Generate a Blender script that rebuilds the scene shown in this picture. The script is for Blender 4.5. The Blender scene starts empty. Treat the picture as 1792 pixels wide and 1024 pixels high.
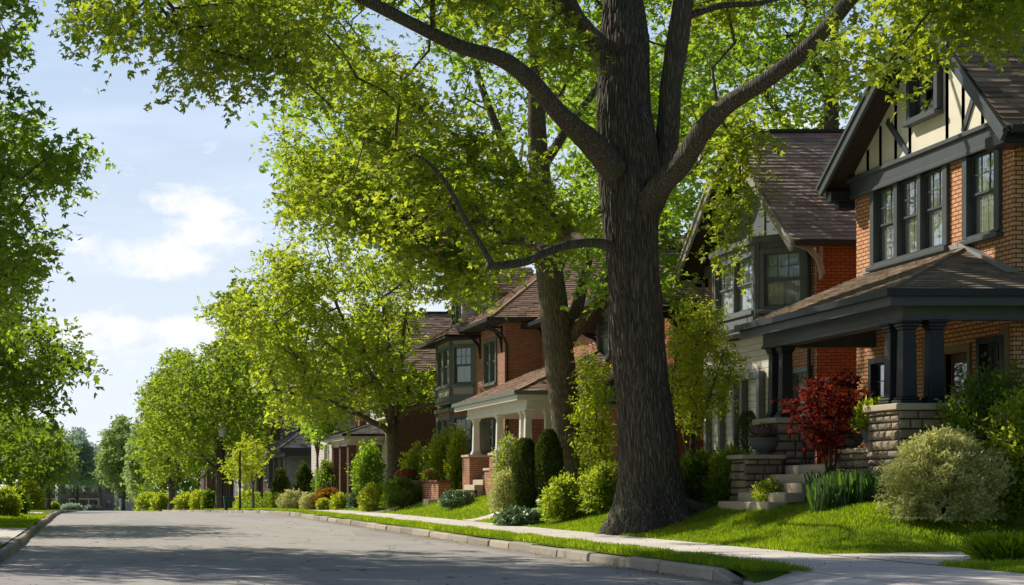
import bpy, math, random
import numpy as np
from mathutils import Vector, noise
random.seed(7); np.random.seed(7)
RNG = np.random.default_rng(11)
R = math.radians

# ------------------------------------------------------------------ survey
# street runs along +Y, houses stand on the +X side, eye 1.25 m above road
F, X0, YH, EYE = 3000.0, 160.0, 849.0, 1.25
def P(px, py, Y): return Vector(((px-X0)*Y/F, Y, EYE-(py-YH)*Y/F))
def XA(px, Y): return (px-X0)*Y/F

def sm(t):
    t = min(1.0, max(0.0, t)); return t*t*(3-2*t)
def road_z(Y):
    if Y < 65: return 0.0
    if Y < 85: return -0.0145*(Y-65)**2/40
    if Y < 400: return -0.145-0.0145*(Y-85)
    return -0.145-0.0145*315
def ground_z(X, Y):
    r = road_z(Y)
    if X > 11.3:
        ramp = sm((Y-26.5)/4.0)
        rise = sm((X-11.3)/2.9)
        low = 0.17+0.04*min(1, (X-11.3)/2.0)
        hump = 0.015*noise.noise(Vector((X*.5, Y*.3, 3)))
        return r+low+0.70*rise*ramp*(1 if Y < 150 else max(0.2, 1-(Y-150)/80))+hump*sm((X-11.3)/.8)
    if X > 8.3: return r+0.15+0.02*(X-8.3)/3
    if X < -1.6: return r+0.15+0.01*min(20, -X-1.6)
    return r

C = bpy.context.scene.collection
ORI = {}

def tag(o, label=None, cat=None, group=None, kind=None):
    if label: o['label'] = label
    if cat: o['category'] = cat
    if group: o['group'] = group
    if kind: o['kind'] = kind
    return o
def thing(name, label, cat, loc, group=None):
    o = bpy.data.objects.new(name, None); C.objects.link(o)
    o.empty_display_size = .3
    o.location = loc; ORI[o.name] = Vector(loc)
    return tag(o, label, cat, group)

def link_mesh(name, me, mats, parent=None, loc=None):
    o = bpy.data.objects.new(name, me); C.objects.link(o)
    for m in (mats if isinstance(mats, (list, tuple)) else [mats]): me.materials.append(m)
    if parent is not None:
        off = ORI[parent.name]; o.parent = parent; ORI[o.name] = off
    else:
        off = Vector(loc) if loc is not None else Vector((0, 0, 0)); o.location = off; ORI[o.name] = off
    if off.length > 0:
        n = len(me.vertices); a = np.empty(n*3, dtype=np.float32); me.vertices.foreach_get('co', a)
        a = a.reshape(-1, 3)-np.array(off, dtype=np.float32); me.vertices.foreach_set('co', a.ravel()); me.update()
    return o

def mesh_np(name, verts, loops, starts, smooth=False, attr=None):
    me = bpy.data.meshes.new(name)
    nv, nl, nf = len(verts), len(loops), len(starts)
    me.vertices.add(nv); me.loops.add(nl); me.polygons.add(nf)
    me.vertices.foreach_set('co', np.asarray(verts, dtype=np.float32).ravel())
    me.loops.foreach_set('vertex_index', np.asarray(loops, dtype=np.int32))
    me.polygons.foreach_set('loop_start', np.asarray(starts, dtype=np.int32))
    if smooth: me.polygons.foreach_set('use_smooth', np.ones(nf, dtype=bool))
    if attr is not None:
        a = me.attributes.new('v', 'FLOAT', 'POINT'); a.data.foreach_set('value', np.asarray(attr, dtype=np.float32))
    me.update(calc_edges=True); me.validate()
    return me

class MB:
    """collects faces for one mesh"""
    def __init__(s): s.v = []; s.f = []; s.m = []; s.cm = 0
    def add(s, vs, fs):
        b = len(s.v); s.v.extend([tuple(x) for x in vs])
        for f in fs: s.f.append(tuple(i+b for i in f)); s.m.append(s.cm)
    def quad(s, a, b, c, d): s.add([a, b, c, d], [(0, 1, 2, 3)])
    def box(s, x0, x1, y0, y1, z0, z1, bev=0.0):
        if x0 > x1: x0, x1 = x1, x0
        if y0 > y1: y0, y1 = y1, y0
        if z0 > z1: z0, z1 = z1, z0
        s.hexa([(x0,y0,z0),(x1,y0,z0),(x1,y1,z0),(x0,y1,z0),(x0,y0,z1),(x1,y0,z1),(x1,y1,z1),(x0,y1,z1)], bev)
    def hexa(s, p, bev=0.0):
        F6 = [(0,3,2,1),(4,5,6,7),(0,1,5,4),(1,2,6,5),(2,3,7,6),(3,0,4,7)]
        if bev <= 0:
            s.add(p, F6); return
        # chamfered box: each face inset, with edge strips
        P_ = [Vector(q) for q in p]; c = sum(P_, Vector())/8
        vs = []; idx = {}
        for fi, f in enumerate(F6):
            fc = sum((P_[i] for i in f), Vector())/4
            for k, i in enumerate(f):
                a = P_[i]; n1 = P_[f[(k+1) % 4]]; n0 = P_[f[k-1]]
                d1 = (n1-a); d0 = (n0-a)
                q = a+d1.normalized()*min(bev, d1.length*.45)+d0.normalized()*min(bev, d0.length*.45)
                idx[(fi, i)] = len(vs); vs.append(q)
        fs = [tuple(idx[(fi, i)] for i in f) for fi, f in enumerate(F6)]
        edges = {}
        for fi, f in enumerate(F6):
            for k in range(4):
                a, b = f[k], f[(k+1) % 4]
                edges.setdefault((min(a,b), max(a,b)), []).append((fi, a, b))
        for e, l in edges.items():
            (f1, a, b), (f2, _, _) = l
            fs.append((idx[(f1, b)], idx[(f1, a)], idx[(f2, a)], idx[(f2, b)]))
        for i in range(8):
            t = [idx[(fi, i)] for fi, f in enumerate(F6) if i in f]
            n = (vs[t[1]]-vs[t[0]]).cross(vs[t[2]]-vs[t[0]])
            if n.dot(P_[i]-c) < 0: t = t[::-1]
            fs.append(tuple(t))
        s.add(vs, fs)
    def beam(s, a, b, w, h, up=(0,0,1), bev=0.0):
        a = Vector(a); b = Vector(b); d = (b-a).normalized(); u = Vector(up)
        side = d.cross(u).normalized()*w/2; u2 = side.cross(d).normalized()*h/2
        s.hexa([a-side-u2, a+side-u2, b+side-u2, b-side-u2, a-side+u2, a+side+u2, b+side+u2, b-side+u2], bev)
    def tube(s, pts, rad, n=8, caps=True):
        pts = [Vector(p) for p in pts]
        if not isinstance(rad, (list, tuple)): rad = [rad]*len(pts)
        rings = []; prev = None
        for i, p in enumerate(pts):
            d = (pts[min(i+1, len(pts)-1)]-pts[max(i-1, 0)])
            if d.length < 1e-6: d = Vector((0,0,1))
            d.normalize()
            ref = prev if prev is not None else (Vector((1,0,0)) if abs(d.x) < .8 else Vector((0,1,0)))
            a = (ref-d*ref.dot(d)).normalized(); prev = a; b = d.cross(a)
            rings.append([p+(a*math.cos(2*math.pi*k/n)+b*math.sin(2*math.pi*k/n))*rad[i] for k in range(n)])
        vs = [q for r in rings for q in r]; fs = []
        for i in range(len(pts)-1):
            for k in range(n):
                fs.append((i*n+k, i*n+(k+1) % n, (i+1)*n+(k+1) % n, (i+1)*n+k))
        if caps: fs.append(tuple(range(n))[::-1]); fs.append(tuple((len(pts)-1)*n+k for k in range(n)))
        s.add(vs, fs)
    def lathe(s, c, prof, n=20, sx=1, sy=1):
        vs = []; fs = []
        for r, z in prof:
            for k in range(n):
                t = 2*math.pi*k/n; vs.append((c[0]+r*sx*math.cos(t), c[1]+r*sy*math.sin(t), c[2]+z))
        for i in range(len(prof)-1):
            for k in range(n): fs.append((i*n+k, i*n+(k+1) % n, (i+1)*n+(k+1) % n, (i+1)*n+k))
        fs.append(tuple(range(n))[::-1]); fs.append(tuple((len(prof)-1)*n+k for k in range(n)))
        s.add(vs, fs)
    def pieces(s):
        n = len(s.v); par = list(range(n))
        def find(a):
            while par[a] != a: par[a] = par[par[a]]; a = par[a]
            return a
        for f in s.f:
            for i in f[1:]: par[find(i)] = find(f[0])
        comp = {}
        for i in range(n): comp.setdefault(find(i), []).append(i)
        cs = []
        for ids in comp.values():
            a = np.array([s.v[i] for i in ids]); cs.append([a.min(0)-.02, a.max(0)+.02, set(ids)])
        ch = True
        while ch:
            ch = False
            for i in range(len(cs)):
                for j in range(i+1, len(cs)):
                    if (cs[i][0] <= cs[j][1]).all() and (cs[j][0] <= cs[i][1]).all():
                        cs[i] = [np.minimum(cs[i][0], cs[j][0]), np.maximum(cs[i][1], cs[j][1]), cs[i][2] | cs[j][2]]; cs.pop(j); ch = True; break
                if ch: break
        out = []
        for c in cs:
            m = MB(); idx = {}
            for k, f in enumerate(s.f):
                if f[0] in c[2]:
                    for i in f:
                        if i not in idx: idx[i] = len(m.v); m.v.append(s.v[i])
                    m.f.append(tuple(idx[i] for i in f)); m.m.append(s.m[k])
            out.append(m)
        return out
    SPLIT = ('gutter', 'bargeboard', 'timber', 'corbel', 'handrail', 'downspout', 'corner_board', 'porch_base', 'porch_pilaster', 'bracket', 'stone_step', 'bay_moulding', 'soffit', 'flashing', 'hip_cap')
    def build(s, name, mat, parent=None, loc=None, smooth=False):
        if name in MB.SPLIT:
            ps = s.pieces()
            if len(ps) > 1: return [m.build('part', mat, parent, loc, smooth) if False else m._build(name, mat, parent, loc, smooth) for m in ps][0]
        return s._build(name, mat, parent, loc, smooth)
    def _build(s, name, mat, parent=None, loc=None, smooth=False):
        me = bpy.data.meshes.new(name); me.from_pydata(s.v, [], s.f); me.update()
        if smooth: me.polygons.foreach_set('use_smooth', [True]*len(s.f))
        if isinstance(mat, (list, tuple)): me.polygons.foreach_set('material_index', s.m)
        return link_mesh(name, me, mat, parent, loc)

# ------------------------------------------------------------------ materials
class NG:
    def __init__(s, name):
        s.mat = bpy.data.materials.new(name); s.mat.use_nodes = True
        s.t = s.mat.node_tree; s.t.nodes.clear(); s.out = s.n('ShaderNodeOutputMaterial')
    def n(s, typ, ins=None, **kw):
        nd = s.t.nodes.new(typ)
        for k, v in kw.items(): setattr(nd, k, v)
        for k, v in (ins or {}).items():
            sock = nd.inputs[k]
            if isinstance(v, bpy.types.NodeSocket): s.t.links.new(v, sock)
            elif isinstance(v, bpy.types.Node): s.t.links.new(v.outputs[0], sock)
            else: sock.default_value = v
        return nd
    def math(s, op, a, b=0.0, c=0.0, clamp=False):
        return s.n('ShaderNodeMath', {0: a, 1: b, 2: c}, operation=op, use_clamp=clamp).outputs[0]
    def mix(s, f, a, b, blend='MIX'):
        nd = s.n('ShaderNodeMix', None, data_type='RGBA', blend_type=blend)
        for i, v in ((0, f), (6, a), (7, b)):
            if isinstance(v, bpy.types.NodeSocket): s.t.links.new(v, nd.inputs[i])
            else: nd.inputs[i].default_value = v
        return nd.outputs[2]
    def ramp(s, f, stops):
        nd = s.n('ShaderNodeValToRGB', {0: f}); e = nd.color_ramp.elements
        while len(e) < len(stops): e.new(.5)
        for i, (p, c) in enumerate(stops): e[i].position = p; e[i].color = c
        return nd.outputs[0]
    def noise(s, vec, scale, detail=4, rough=.55):
        return s.n('ShaderNodeTexNoise', {'Vector': vec, 'Scale': scale, 'Detail': detail, 'Roughness': rough}).outputs[0]
    def pos(s): return s.n('ShaderNodeNewGeometry').outputs['Position']
    def mapv(s, vec, scale): return s.n('ShaderNodeMapping', {'Vector': vec, 'Scale': scale}).outputs[0]
    def sep(s, vec): return s.n('ShaderNodeSeparateXYZ', {0: vec}).outputs
    def comb(s, x, y, z): return s.n('ShaderNodeCombineXYZ', {0: x, 1: y, 2: z}).outputs[0]
    def bump(s, h, strength=.5, dist=.02):
        return s.n('ShaderNodeBump', {'Height': h, 'Strength': strength, 'Distance': dist}).outputs[0]
    def bsdf(s, col, rough=.8, nrm=None, spec=.3, metal=0.0):
        i = {'Base Color': col, 'Roughness': rough, 'Specular IOR Level': spec, 'Metallic': metal}
        if nrm is not None: i['Normal'] = nrm
        b = s.n('ShaderNodeBsdfPrincipled', i); s.t.links.new(b.outputs[0], s.out.inputs[0]); return s.mat
def c4(r, g, b): return (r, g, b, 1.0)
def sc(c, k): return (c[0]*k, c[1]*k, c[2]*k, 1.0)

def m_paint(name, c, rough=.5, wear=.25):
    g = NG(name); p = g.pos(); n = g.noise(p, 3.0, 5); n2 = g.noise(g.mapv(p, (14, 14, 3)), 2.0, 3)
    col = g.mix(n, sc(c, 1-wear), sc(c, 1+wear)); col = g.mix(g.math('MULTIPLY', n2, .35), col, sc(c, .6))
    return g.bsdf(col, rough, g.bump(n2, .25, .01), .35)
def m_brick(name, c1, c2, mortar, bw=.22, bh=.077, msz=.011, depth=.9):
    g = NG(name); p = g.pos(); x, y, z = g.sep(p)
    wob = g.math('MULTIPLY', g.math('SUBTRACT', g.noise(p, 2.2, 2), .5), .012)
    u = g.math('ADD', x, y); v = g.math('ADD', z, wob)
    vec = g.comb(u, v, 0)
    b = g.n('ShaderNodeTexBrick', {'Vector': vec, 'Color1': c1, 'Color2': c2, 'Mortar': mortar, 'Scale': 1.0,
        'Mortar Size': msz, 'Mortar Smooth': .3, 'Bias': 0.0, 'Brick Width': bw, 'Row Height': bh})
    b.offset = .5
    big = g.noise(p, .7, 4); fine = g.noise(p, 30, 3)
    col = g.mix(g.math('MULTIPLY', big, .5), b.outputs[0], g.mix(1.0, b.outputs[0], c4(.78,.72,.68), 'MULTIPLY'))
    col = g.mix(g.math('MULTIPLY', fine, .25), col, g.mix(1.0, col, c4(.6,.55,.5), 'MULTIPLY'))
    h = g.math('SUBTRACT', g.math('MULTIPLY', fine, .25), b.outputs[1])
    return g.bsdf(col, .88, g.bump(h, depth, .02), .15)
def m_shingle(name, c, dark=.55, light=1.5):
    g = NG(name); geo = g.n('ShaderNodeNewGeometry'); r = geo.outputs['Random Per Island']; p = geo.outputs['Position']
    n = g.noise(p, 1.1, 5); f = g.noise(p, 45, 3)
    col = g.ramp(r, [(0, sc(c, dark)), (.5, sc(c, 1)), (1, sc(c, light))])
    col = g.mix(g.math('MULTIPLY', n, .55), col, sc((c[0]*1.02, c[1]*.98, c[2]*.9), .62))
    col = g.mix(g.math('MULTIPLY', f, .4), col, g.mix(1.0, col, c4(.5,.5,.5), 'MULTIPLY'))
    return g.bsdf(col, .9, g.bump(f, .5, .01), .15)
def m_stone(name, c, rough=.9, scale=2.5):
    g = NG(name); geo = g.n('ShaderNodeNewGeometry'); r = geo.outputs['Random Per Island']; p = geo.outputs['Position']
    n = g.noise(p, scale, 6, .65); f = g.noise(p, scale*9, 4)
    col = g.mix(r, sc(c, .65), sc((c[0]*1.05, c[1], c[2]*.92), 1.25))
    col = g.mix(g.math('MULTIPLY', n, .6), col, sc((c[0], c[1]*1.0, c[2]*.9), .45))
    h = g.math('ADD', n, g.math('MULTIPLY', f, .4))
    return g.bsdf(col, rough, g.bump(h, .8, .03), .15)
def m_siding(name, c, row=.14):
    g = NG(name); p = g.pos(); x, y, z = g.sep(p)
    fr = g.math('FRACT', g.math('DIVIDE', z, row)); edge = g.math('LESS_THAN', fr, .12)
    n = g.noise(g.mapv(p, (1, 1, 8)), 2.0, 4)
    col = g.mix(n, sc(c, .75), sc(c, 1.2)); col = g.mix(g.math('MULTIPLY', edge, .6), col, sc(c, .3))
    return g.bsdf(col, .7, g.bump(g.math('SUBTRACT', 1, fr), .6, .02), .2)
def m_bark(name, c, sx=18, sz=2.2, depth=.9):
    g = NG(name); p = g.pos()
    v = g.n('ShaderNodeTexVoronoi', {'Vector': g.mapv(p, (sx, sx, sz)), 'Scale': 1.0}, feature='DISTANCE_TO_EDGE').outputs[0]
    n = g.noise(g.mapv(p, (sx, sx, sz)), 1.0, 6, .7); b = g.noise(p, .8, 3)
    crack = g.math('MULTIPLY', v, 3.0, clamp=True)
    h = g.math('ADD', g.math('MULTIPLY', crack, .7), g.math('MULTIPLY', n, .6))
    col = g.ramp(h, [(0.15, sc(c, .30)), (.6, sc(c, .85)), (1, sc(c, 1.4))])
    x, y, z = g.sep(p)
    moss = g.math('MULTIPLY', g.math('GREATER_THAN', b, .56), .18)
    col = g.mix(moss, col, c4(c[0]*.75, c[1]*1.15, c[2]*.5))
    return g.bsdf(col, .92, g.bump(h, depth, .04), .12)
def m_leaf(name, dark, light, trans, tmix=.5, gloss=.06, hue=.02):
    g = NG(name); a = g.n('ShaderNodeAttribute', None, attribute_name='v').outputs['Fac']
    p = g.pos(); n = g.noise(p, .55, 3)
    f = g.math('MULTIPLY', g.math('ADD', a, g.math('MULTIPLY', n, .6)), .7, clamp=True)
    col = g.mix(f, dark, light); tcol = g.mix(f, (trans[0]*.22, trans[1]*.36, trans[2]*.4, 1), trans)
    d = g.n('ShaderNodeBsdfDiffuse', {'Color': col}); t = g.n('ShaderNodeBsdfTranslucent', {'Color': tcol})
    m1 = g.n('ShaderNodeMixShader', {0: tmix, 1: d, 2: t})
    gl = g.n('ShaderNodeBsdfGlossy', {'Color': c4(.9,.95,.9), 'Roughness': .48})
    m2 = g.n('ShaderNodeMixShader', {0: gloss, 1: m1, 2: gl})
    g.t.links.new(m2.outputs[0], g.out.inputs[0]); return g.mat
def m_glass(name, refl=.5, tint=(.75,.8,.82)):
    g = NG(name); p = g.pos()
    gl = g.n('ShaderNodeBsdfGlossy', {'Color': c4(.95,.97,1), 'Roughness': .03, 'Normal': g.bump(g.noise(p, 2.5, 2), .12, .02)})
    tr = g.n('ShaderNodeBsdfTransparent', {'Color': c4(*tint)})
    lw = g.n('ShaderNodeLayerWeight', {'Blend': .35}).outputs['Facing']
    f = g.math('ADD', g.math('MULTIPLY', lw, .45), refl*.45, clamp=True)
    m = g.n('ShaderNodeMixShader', {0: f, 1: tr, 2: gl}); g.t.links.new(m.outputs[0], g.out.inputs[0]); return g.mat
def m_curtain(name, c):
    g = NG(name); p = g.pos(); n = g.noise(g.mapv(p, (9, 9, .6)), 2.0, 3); z = g.noise(p, 1.3, 3)
    col = g.mix(n, sc(c, .6), sc(c, 1.1)); col = g.mix(g.math('MULTIPLY', z, .35), col, sc(c, .4))
    return g.bsdf(col, .95)
def m_plain(name, c, rough=.7, var=.3, scale=6, spec=.3, metal=0, bump=.2):
    g = NG(name); p = g.pos(); n = g.noise(p, scale, 5)
    return g.bsdf(g.mix(n, sc(c, 1-var), sc(c, 1+var)), rough, g.bump(n, bump, .02), spec, metal)

M = {}
M['brick1'] = m_brick('orange_brick', c4(.98,.52,.27), c4(.86,.39,.19), c4(.20,.12,.085), bw=.23, bh=.085, msz=.013)
M['brick2'] = m_brick('red_brick', c4(.56,.19,.085), c4(.44,.14,.06), c4(.22,.08,.045), depth=.5)
M['brick3'] = m_brick('brown_brick', c4(.62,.31,.195), c4(.48,.215,.13), c4(.19,.12,.09), depth=.6)
M['brick4'] = m_brick('dull_brick', c4(.22,.11,.08), c4(.16,.08,.06), c4(.12,.09,.08), depth=.5)
M['roof1'] = m_shingle('brown_shingle', (.42,.29,.22))
M['roof2'] = m_shingle('porch_shingle', (.36,.27,.195), .7, 1.3)
M['roof3'] = m_shingle('rust_shingle', (.42,.28,.20), .7, 1.35)
M['roof4'] = m_shingle('grey_shingle', (.17,.155,.15))
M['roof5'] = m_shingle('taupe_shingle', (.52,.40,.32), .65, 1.3)
M['trim'] = m_paint('slate_paint', (.095,.104,.108), .45, .3)
M['trimdark'] = m_paint('dark_paint', (.026,.029,.032), .42, .25)
M['trimgrey'] = m_paint('grey_paint', (.17,.18,.18), .5, .25)
M['trimwarm'] = m_paint('weathered_paint', (.42,.37,.32), .6, .35)
M['cream'] = m_plain('cream_stucco', (.92,.84,.64), .9, .16, 2.2, .1)
M['white'] = m_paint('cream_paint', (.80,.76,.66), .5, .14)
M['green'] = m_paint('grey_green_paint', (.15,.17,.135), .5, .2)
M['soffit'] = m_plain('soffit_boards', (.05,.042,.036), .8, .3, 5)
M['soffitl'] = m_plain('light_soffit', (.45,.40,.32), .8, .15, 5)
M['stone'] = m_stone('rough_stone', (.40,.325,.24))
M['cap'] = m_stone('stone_cap', (.62,.53,.41), .85, 1.5)
M['mortar'] = m_plain('mortar', (.09,.075,.06), .95)
M['glass'] = m_glass('window_glass', .42, (.88,.92,.93))
M['glassd'] = m_glass('dark_glass', .3, (.5,.55,.55))
M['curtain'] = m_curtain('pale_curtain', (.85,.82,.70))
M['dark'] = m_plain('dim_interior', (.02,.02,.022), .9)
M['metal'] = m_plain('flashing_metal', (.45,.44,.42), .45, .12, 5, .5, .5)
M['iron'] = m_plain('black_iron', (.015,.015,.017), .5)
M['wood'] = m_plain('door_wood', (.10,.055,.03), .5, .3, 8)
M['tan'] = m_plain('tan_trim', (.30,.23,.14), .7, .15, 4)
M['sidingg'] = m_siding('grey_siding', (.50,.48,.44))
M['sidingb'] = m_siding('beige_siding', (.66,.58,.48), .16)
M['sidingd'] = m_siding('slate_siding', (.2,.21,.23))
M['urn'] = m_plain('urn_clay', (.14,.14,.14), .75, .25, 6)
M['soil'] = m_plain('soil', (.05,.035,.025), 1)
M['bark1'] = m_bark('furrowed_bark', (.165,.14,.115), 21, 1.9, .9)
M['bark2'] = m_bark('grey_bark', (.22,.165,.12), 20, 3)
M['bark3'] = m_bark('plain_bark', (.16,.125,.10), 14, 4, .6)
G1 = c4(.030,.075,.010)
M['leaf1'] = m_leaf('maple_leaf', c4(.022,.060,.006), c4(.16,.25,.022), c4(.92,.99,.05), .58, .035)
M['leaf2'] = m_leaf('maple_leaf_back', c4(.020,.058,.008), c4(.12,.21,.022), c4(.70,.92,.050), .56, .035)
M['leaf1b'] = m_leaf('street_leaf', c4(.020,.058,.008), c4(.13,.21,.022), c4(.66,.80,.04), .52, .02)
M['leaf3'] = m_leaf('yellow_leaf', c4(.08,.14,.012), c4(.28,.34,.02), c4(.95,.98,.04), .55, .03)
M['leafd'] = m_leaf('dark_leaf', c4(.018,.052,.010), c4(.09,.16,.022), c4(.50,.66,.03), .5, .03)
M['leaffar'] = m_leaf('far_leaf', c4(.12,.20,.07), c4(.26,.37,.13), c4(.70,.82,.22), .45, .02)  # paler and less saturated: distance haze is put into the leaf colour
M['leafhaze'] = m_leaf('hazy_leaf', c4(.27,.37,.32), c4(.42,.52,.38), c4(.65,.78,.52), .4, .01)  # aerial haze painted into the leaves as a pale bluish green
M['leafvar'] = m_leaf('variegated_leaf', c4(.18,.23,.05), c4(.82,.78,.34), c4(.95,.9,.28), .40, .02)
M['leafred'] = m_leaf('red_leaf', c4(.028,.010,.012), c4(.075,.014,.014), c4(.55,.055,.025), .42, .008)
M['leafor'] = m_leaf('orange_leaf', c4(.25,.10,.02), c4(.50,.22,.03), c4(.6,.3,.03), .4, .03)
M['leafcon'] = m_leaf('conifer_leaf', c4(.014,.034,.006), c4(.085,.12,.014), c4(.22,.28,.02), .30, .03)
M['leafblue'] = m_leaf('hosta_leaf', c4(.05,.11,.035), c4(.20,.28,.12), c4(.2,.34,.08), .3, .10)
M['blade'] = m_leaf('iris_blade', c4(.03,.085,.015), c4(.10,.20,.03), c4(.24,.42,.03), .45, .08)
M['flpink'] = m_leaf('pink_flower', c4(.30,.10,.12), c4(.55,.26,.27), c4(.4,.2,.2), .3, .03)
M['flred'] = m_leaf('red_flower', c4(.40,.03,.03), c4(.60,.08,.05), c4(.5,.1,.06), .3, .03)
M['flwhite'] = m_leaf('white_flower', c4(.5,.48,.46), c4(.8,.78,.74), c4(.5,.5,.45), .3, .03)
# ------------------------------------------------------------------ foliage
def nrm(a): return a/np.maximum(np.linalg.norm(a, axis=1, keepdims=True), 1e-9)
def lobe(ang, ln, w, z):
    ca, sa = math.cos(ang), math.sin(ang)
    pts = [(0, 0, 0), (w, .45*ln, z), (0, ln, -z*.6), (-w, .45*ln, z)]
    return [(x*ca+y*sa, -x*sa+y*ca, zz) for x, y, zz in pts]
TPL = {
 'maple': (np.array(lobe(0, 1.0, .24, .05)+lobe(.95, .82, .2, .09)+lobe(-.95, .82, .2, .09)), [(0,1,2,3),(4,5,6,7),(8,9,10,11)]),
 'oval': (np.array([(0,0,0),(.26,.42,.06),(0,1,-.05),(-.26,.42,.06)]), [(0,1,2,3)]),
 'clump': (np.array(lobe(.25, 1.0, .3, .12)+lobe(-1.1, .8, .3, -.1)), [(0,1,2,3),(4,5,6,7)]),
 'strap': (np.array([(-.022,0,0),(.022,0,0),(.034,.45,.02),(.020,.8,0),(0,1,-.10),(-.020,.8,0),(-.034,.45,.02)]), [(0,1,2,6),(6,2,3,5)]),
 'narrow': (np.array([(0,0,0),(.09,.4,.02),(0,1,-.04),(-.09,.4,.02)]), [(0,1,2,3)]),
}
def leaf_mesh(name, pos, axis, normal, size, val, tpl='maple'):
    T, fs = TPL[tpl]; n = len(pos); k = len(T)
    axis = nrm(axis); side = nrm(np.cross(axis, normal)); nn = np.cross(side, axis)
    v = (pos[:, None, :]+size[:, None, None]*(T[None, :, 0, None]*side[:, None, :]+T[None, :, 1, None]*axis[:, None, :]+T[None, :, 2, None]*nn[:, None, :]))
    v = v.reshape(-1, 3)
    lp = np.array([i for f in fs for i in f]); loops = (np.arange(n)[:, None]*k+lp[None, :]).ravel()
    starts = np.arange(n*len(fs))*4
    return mesh_np(name, v, loops, starts, attr=np.repeat(val, k))

def spray_leaves(centers, rad, twigs, per, lsize, flat=.55, droop=.25, outward=None, up=.0, rng=RNG):
    """leaf clusters: short twigs leaving each centre, leaves set along them"""
    c = np.repeat(centers, twigs, axis=0); n = len(c)
    r = np.repeat(rad if hasattr(rad, '__len__') else np.full(len(centers), rad), twigs)
    d = rng.normal(size=(n, 3)); d[:, 2] = d[:, 2]*flat+up
    if outward is not None: d += np.repeat(outward, twigs, axis=0)*.8
    d = nrm(d)
    st = c+rng.normal(size=(n, 3))*(r[:, None]*np.array([.35, .35, .25]))
    t = np.tile(np.linspace(.15, 1, per), n)
    S = np.repeat(st, per, axis=0); D = np.repeat(d, per, axis=0); RR = np.repeat(r*rng.uniform(.5, 1.0, n), per)
    m = len(t)
    p = S+D*(t*RR)[:, None]; p[:, 2] -= droop*RR*t**2
    ax = D*0.7+rng.normal(size=(m, 3))*.65; ax[:, 2] -= .30
    no = rng.normal(size=(m, 3))*.55+np.array([0, 0, 1.0])
    sz = lsize*rng.uniform(.6, 1.25, m)
    base = np.repeat(np.repeat(rng.uniform(0, 1, len(centers)), twigs), per)
    val = np.clip(.35*base+.65*rng.uniform(0, 1, m), 0, 1)
    p += rng.normal(size=(m, 3))*lsize*.35
    return p, ax, no, sz, val

def connect(centers, nodes, k=.25, jit=.06, rng=RNG):
    """join crown points to a skeleton with branches, thickness from how much they carry"""
    pts = [np.array(p, float) for p in nodes]; par = [-1]*len(pts); plen = [0.0]*len(pts)
    rem = list(range(len(centers))); Cn = np.array(centers)
    best = np.full(len(Cn), 1e9); bi = np.zeros(len(Cn), int)
    def upd(idx):
        q = pts[idx]; d = np.linalg.norm(Cn-q, axis=1)*1.0+k*plen[idx]
        m = d < best; best[m] = d[m]; bi[m] = idx
    for i in range(len(pts)): upd(i)
    alive = np.ones(len(Cn), bool); tips = []
    while alive.any():
        w = np.where(alive, best, 1e9); j = int(np.argmin(w)); alive[j] = False
        a = int(bi[j]); A = pts[a]; B = Cn[j]; L = np.linalg.norm(B-A); seg = max(1, int(L/.7)); last = a
        for s in range(1, seg+1):
            t = s/seg; q = A+(B-A)*t
            if s < seg: q = q+rng.normal(size=3)*jit*L+np.array([0, 0, .10*L*math.sin(math.pi*t)])
            pts.append(q); par.append(last); plen.append(plen[last]+np.linalg.norm(q-pts[last])); last = len(pts)-1; upd(last)
        tips.append(last)
    cnt = np.zeros(len(pts)); cnt[tips] = 1
    for i in range(len(pts)-1, -1, -1):
        if par[i] >= 0: cnt[par[i]] += cnt[i]
    return pts, par, cnt
def branch_mesh(mb, pts, par, cnt, n0, r0=.014, ex=.48, sides=5, rmax=.16, minr=0):
    ch = {}
    for i, p in enumerate(par):
        if p >= 0: ch.setdefault(p, []).append(i)
    rad = lambda i: min(rmax, r0*max(1, cnt[i])**ex)
    done = set()
    starts = [i for i in range(len(pts)) if par[i] >= 0 and (par[i] < n0)]
    stack = [(par[i], i) for i in starts]
    while stack:
        p, i = stack.pop(); chain = [p, i]
        while True:
            kids = ch.get(chain[-1], [])
            if not kids: break
            kids = sorted(kids, key=lambda q: -cnt[q])
            for q in kids[1:]: stack.append((chain[-1], q))
            chain.append(kids[0])
        rs = [rad(q) for q in chain]; rs[0] = rs[1]*1.15; rs[-1] = r0*.45
        if len(chain) == 2: rs = [rs[1], r0*.45]
        mb.tube([pts[q] for q in chain], rs, sides, caps=False)

def smooth_path(pts, rad, step=.4):
    pts = [Vector(p) for p in pts]; out = []; orad = []
    for i in range(len(pts)-1):
        p0 = pts[max(i-1, 0)]; p1 = pts[i]; p2 = pts[i+1]; p3 = pts[min(i+2, len(pts)-1)]
        n = max(2, int((p2-p1).length/step))
        for k in range(n):
            t = k/n
            q = .5*((2*p1)+(p2-p0)*t+(2*p0-5*p1+4*p2-p3)*t*t+(3*p1-p0-3*p2+p3)*t**3)
            out.append(q); orad.append(rad[i]*(1-t)+rad[i+1]*t)
    out.append(pts[-1]); orad.append(rad[-1]); return out, orad

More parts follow.
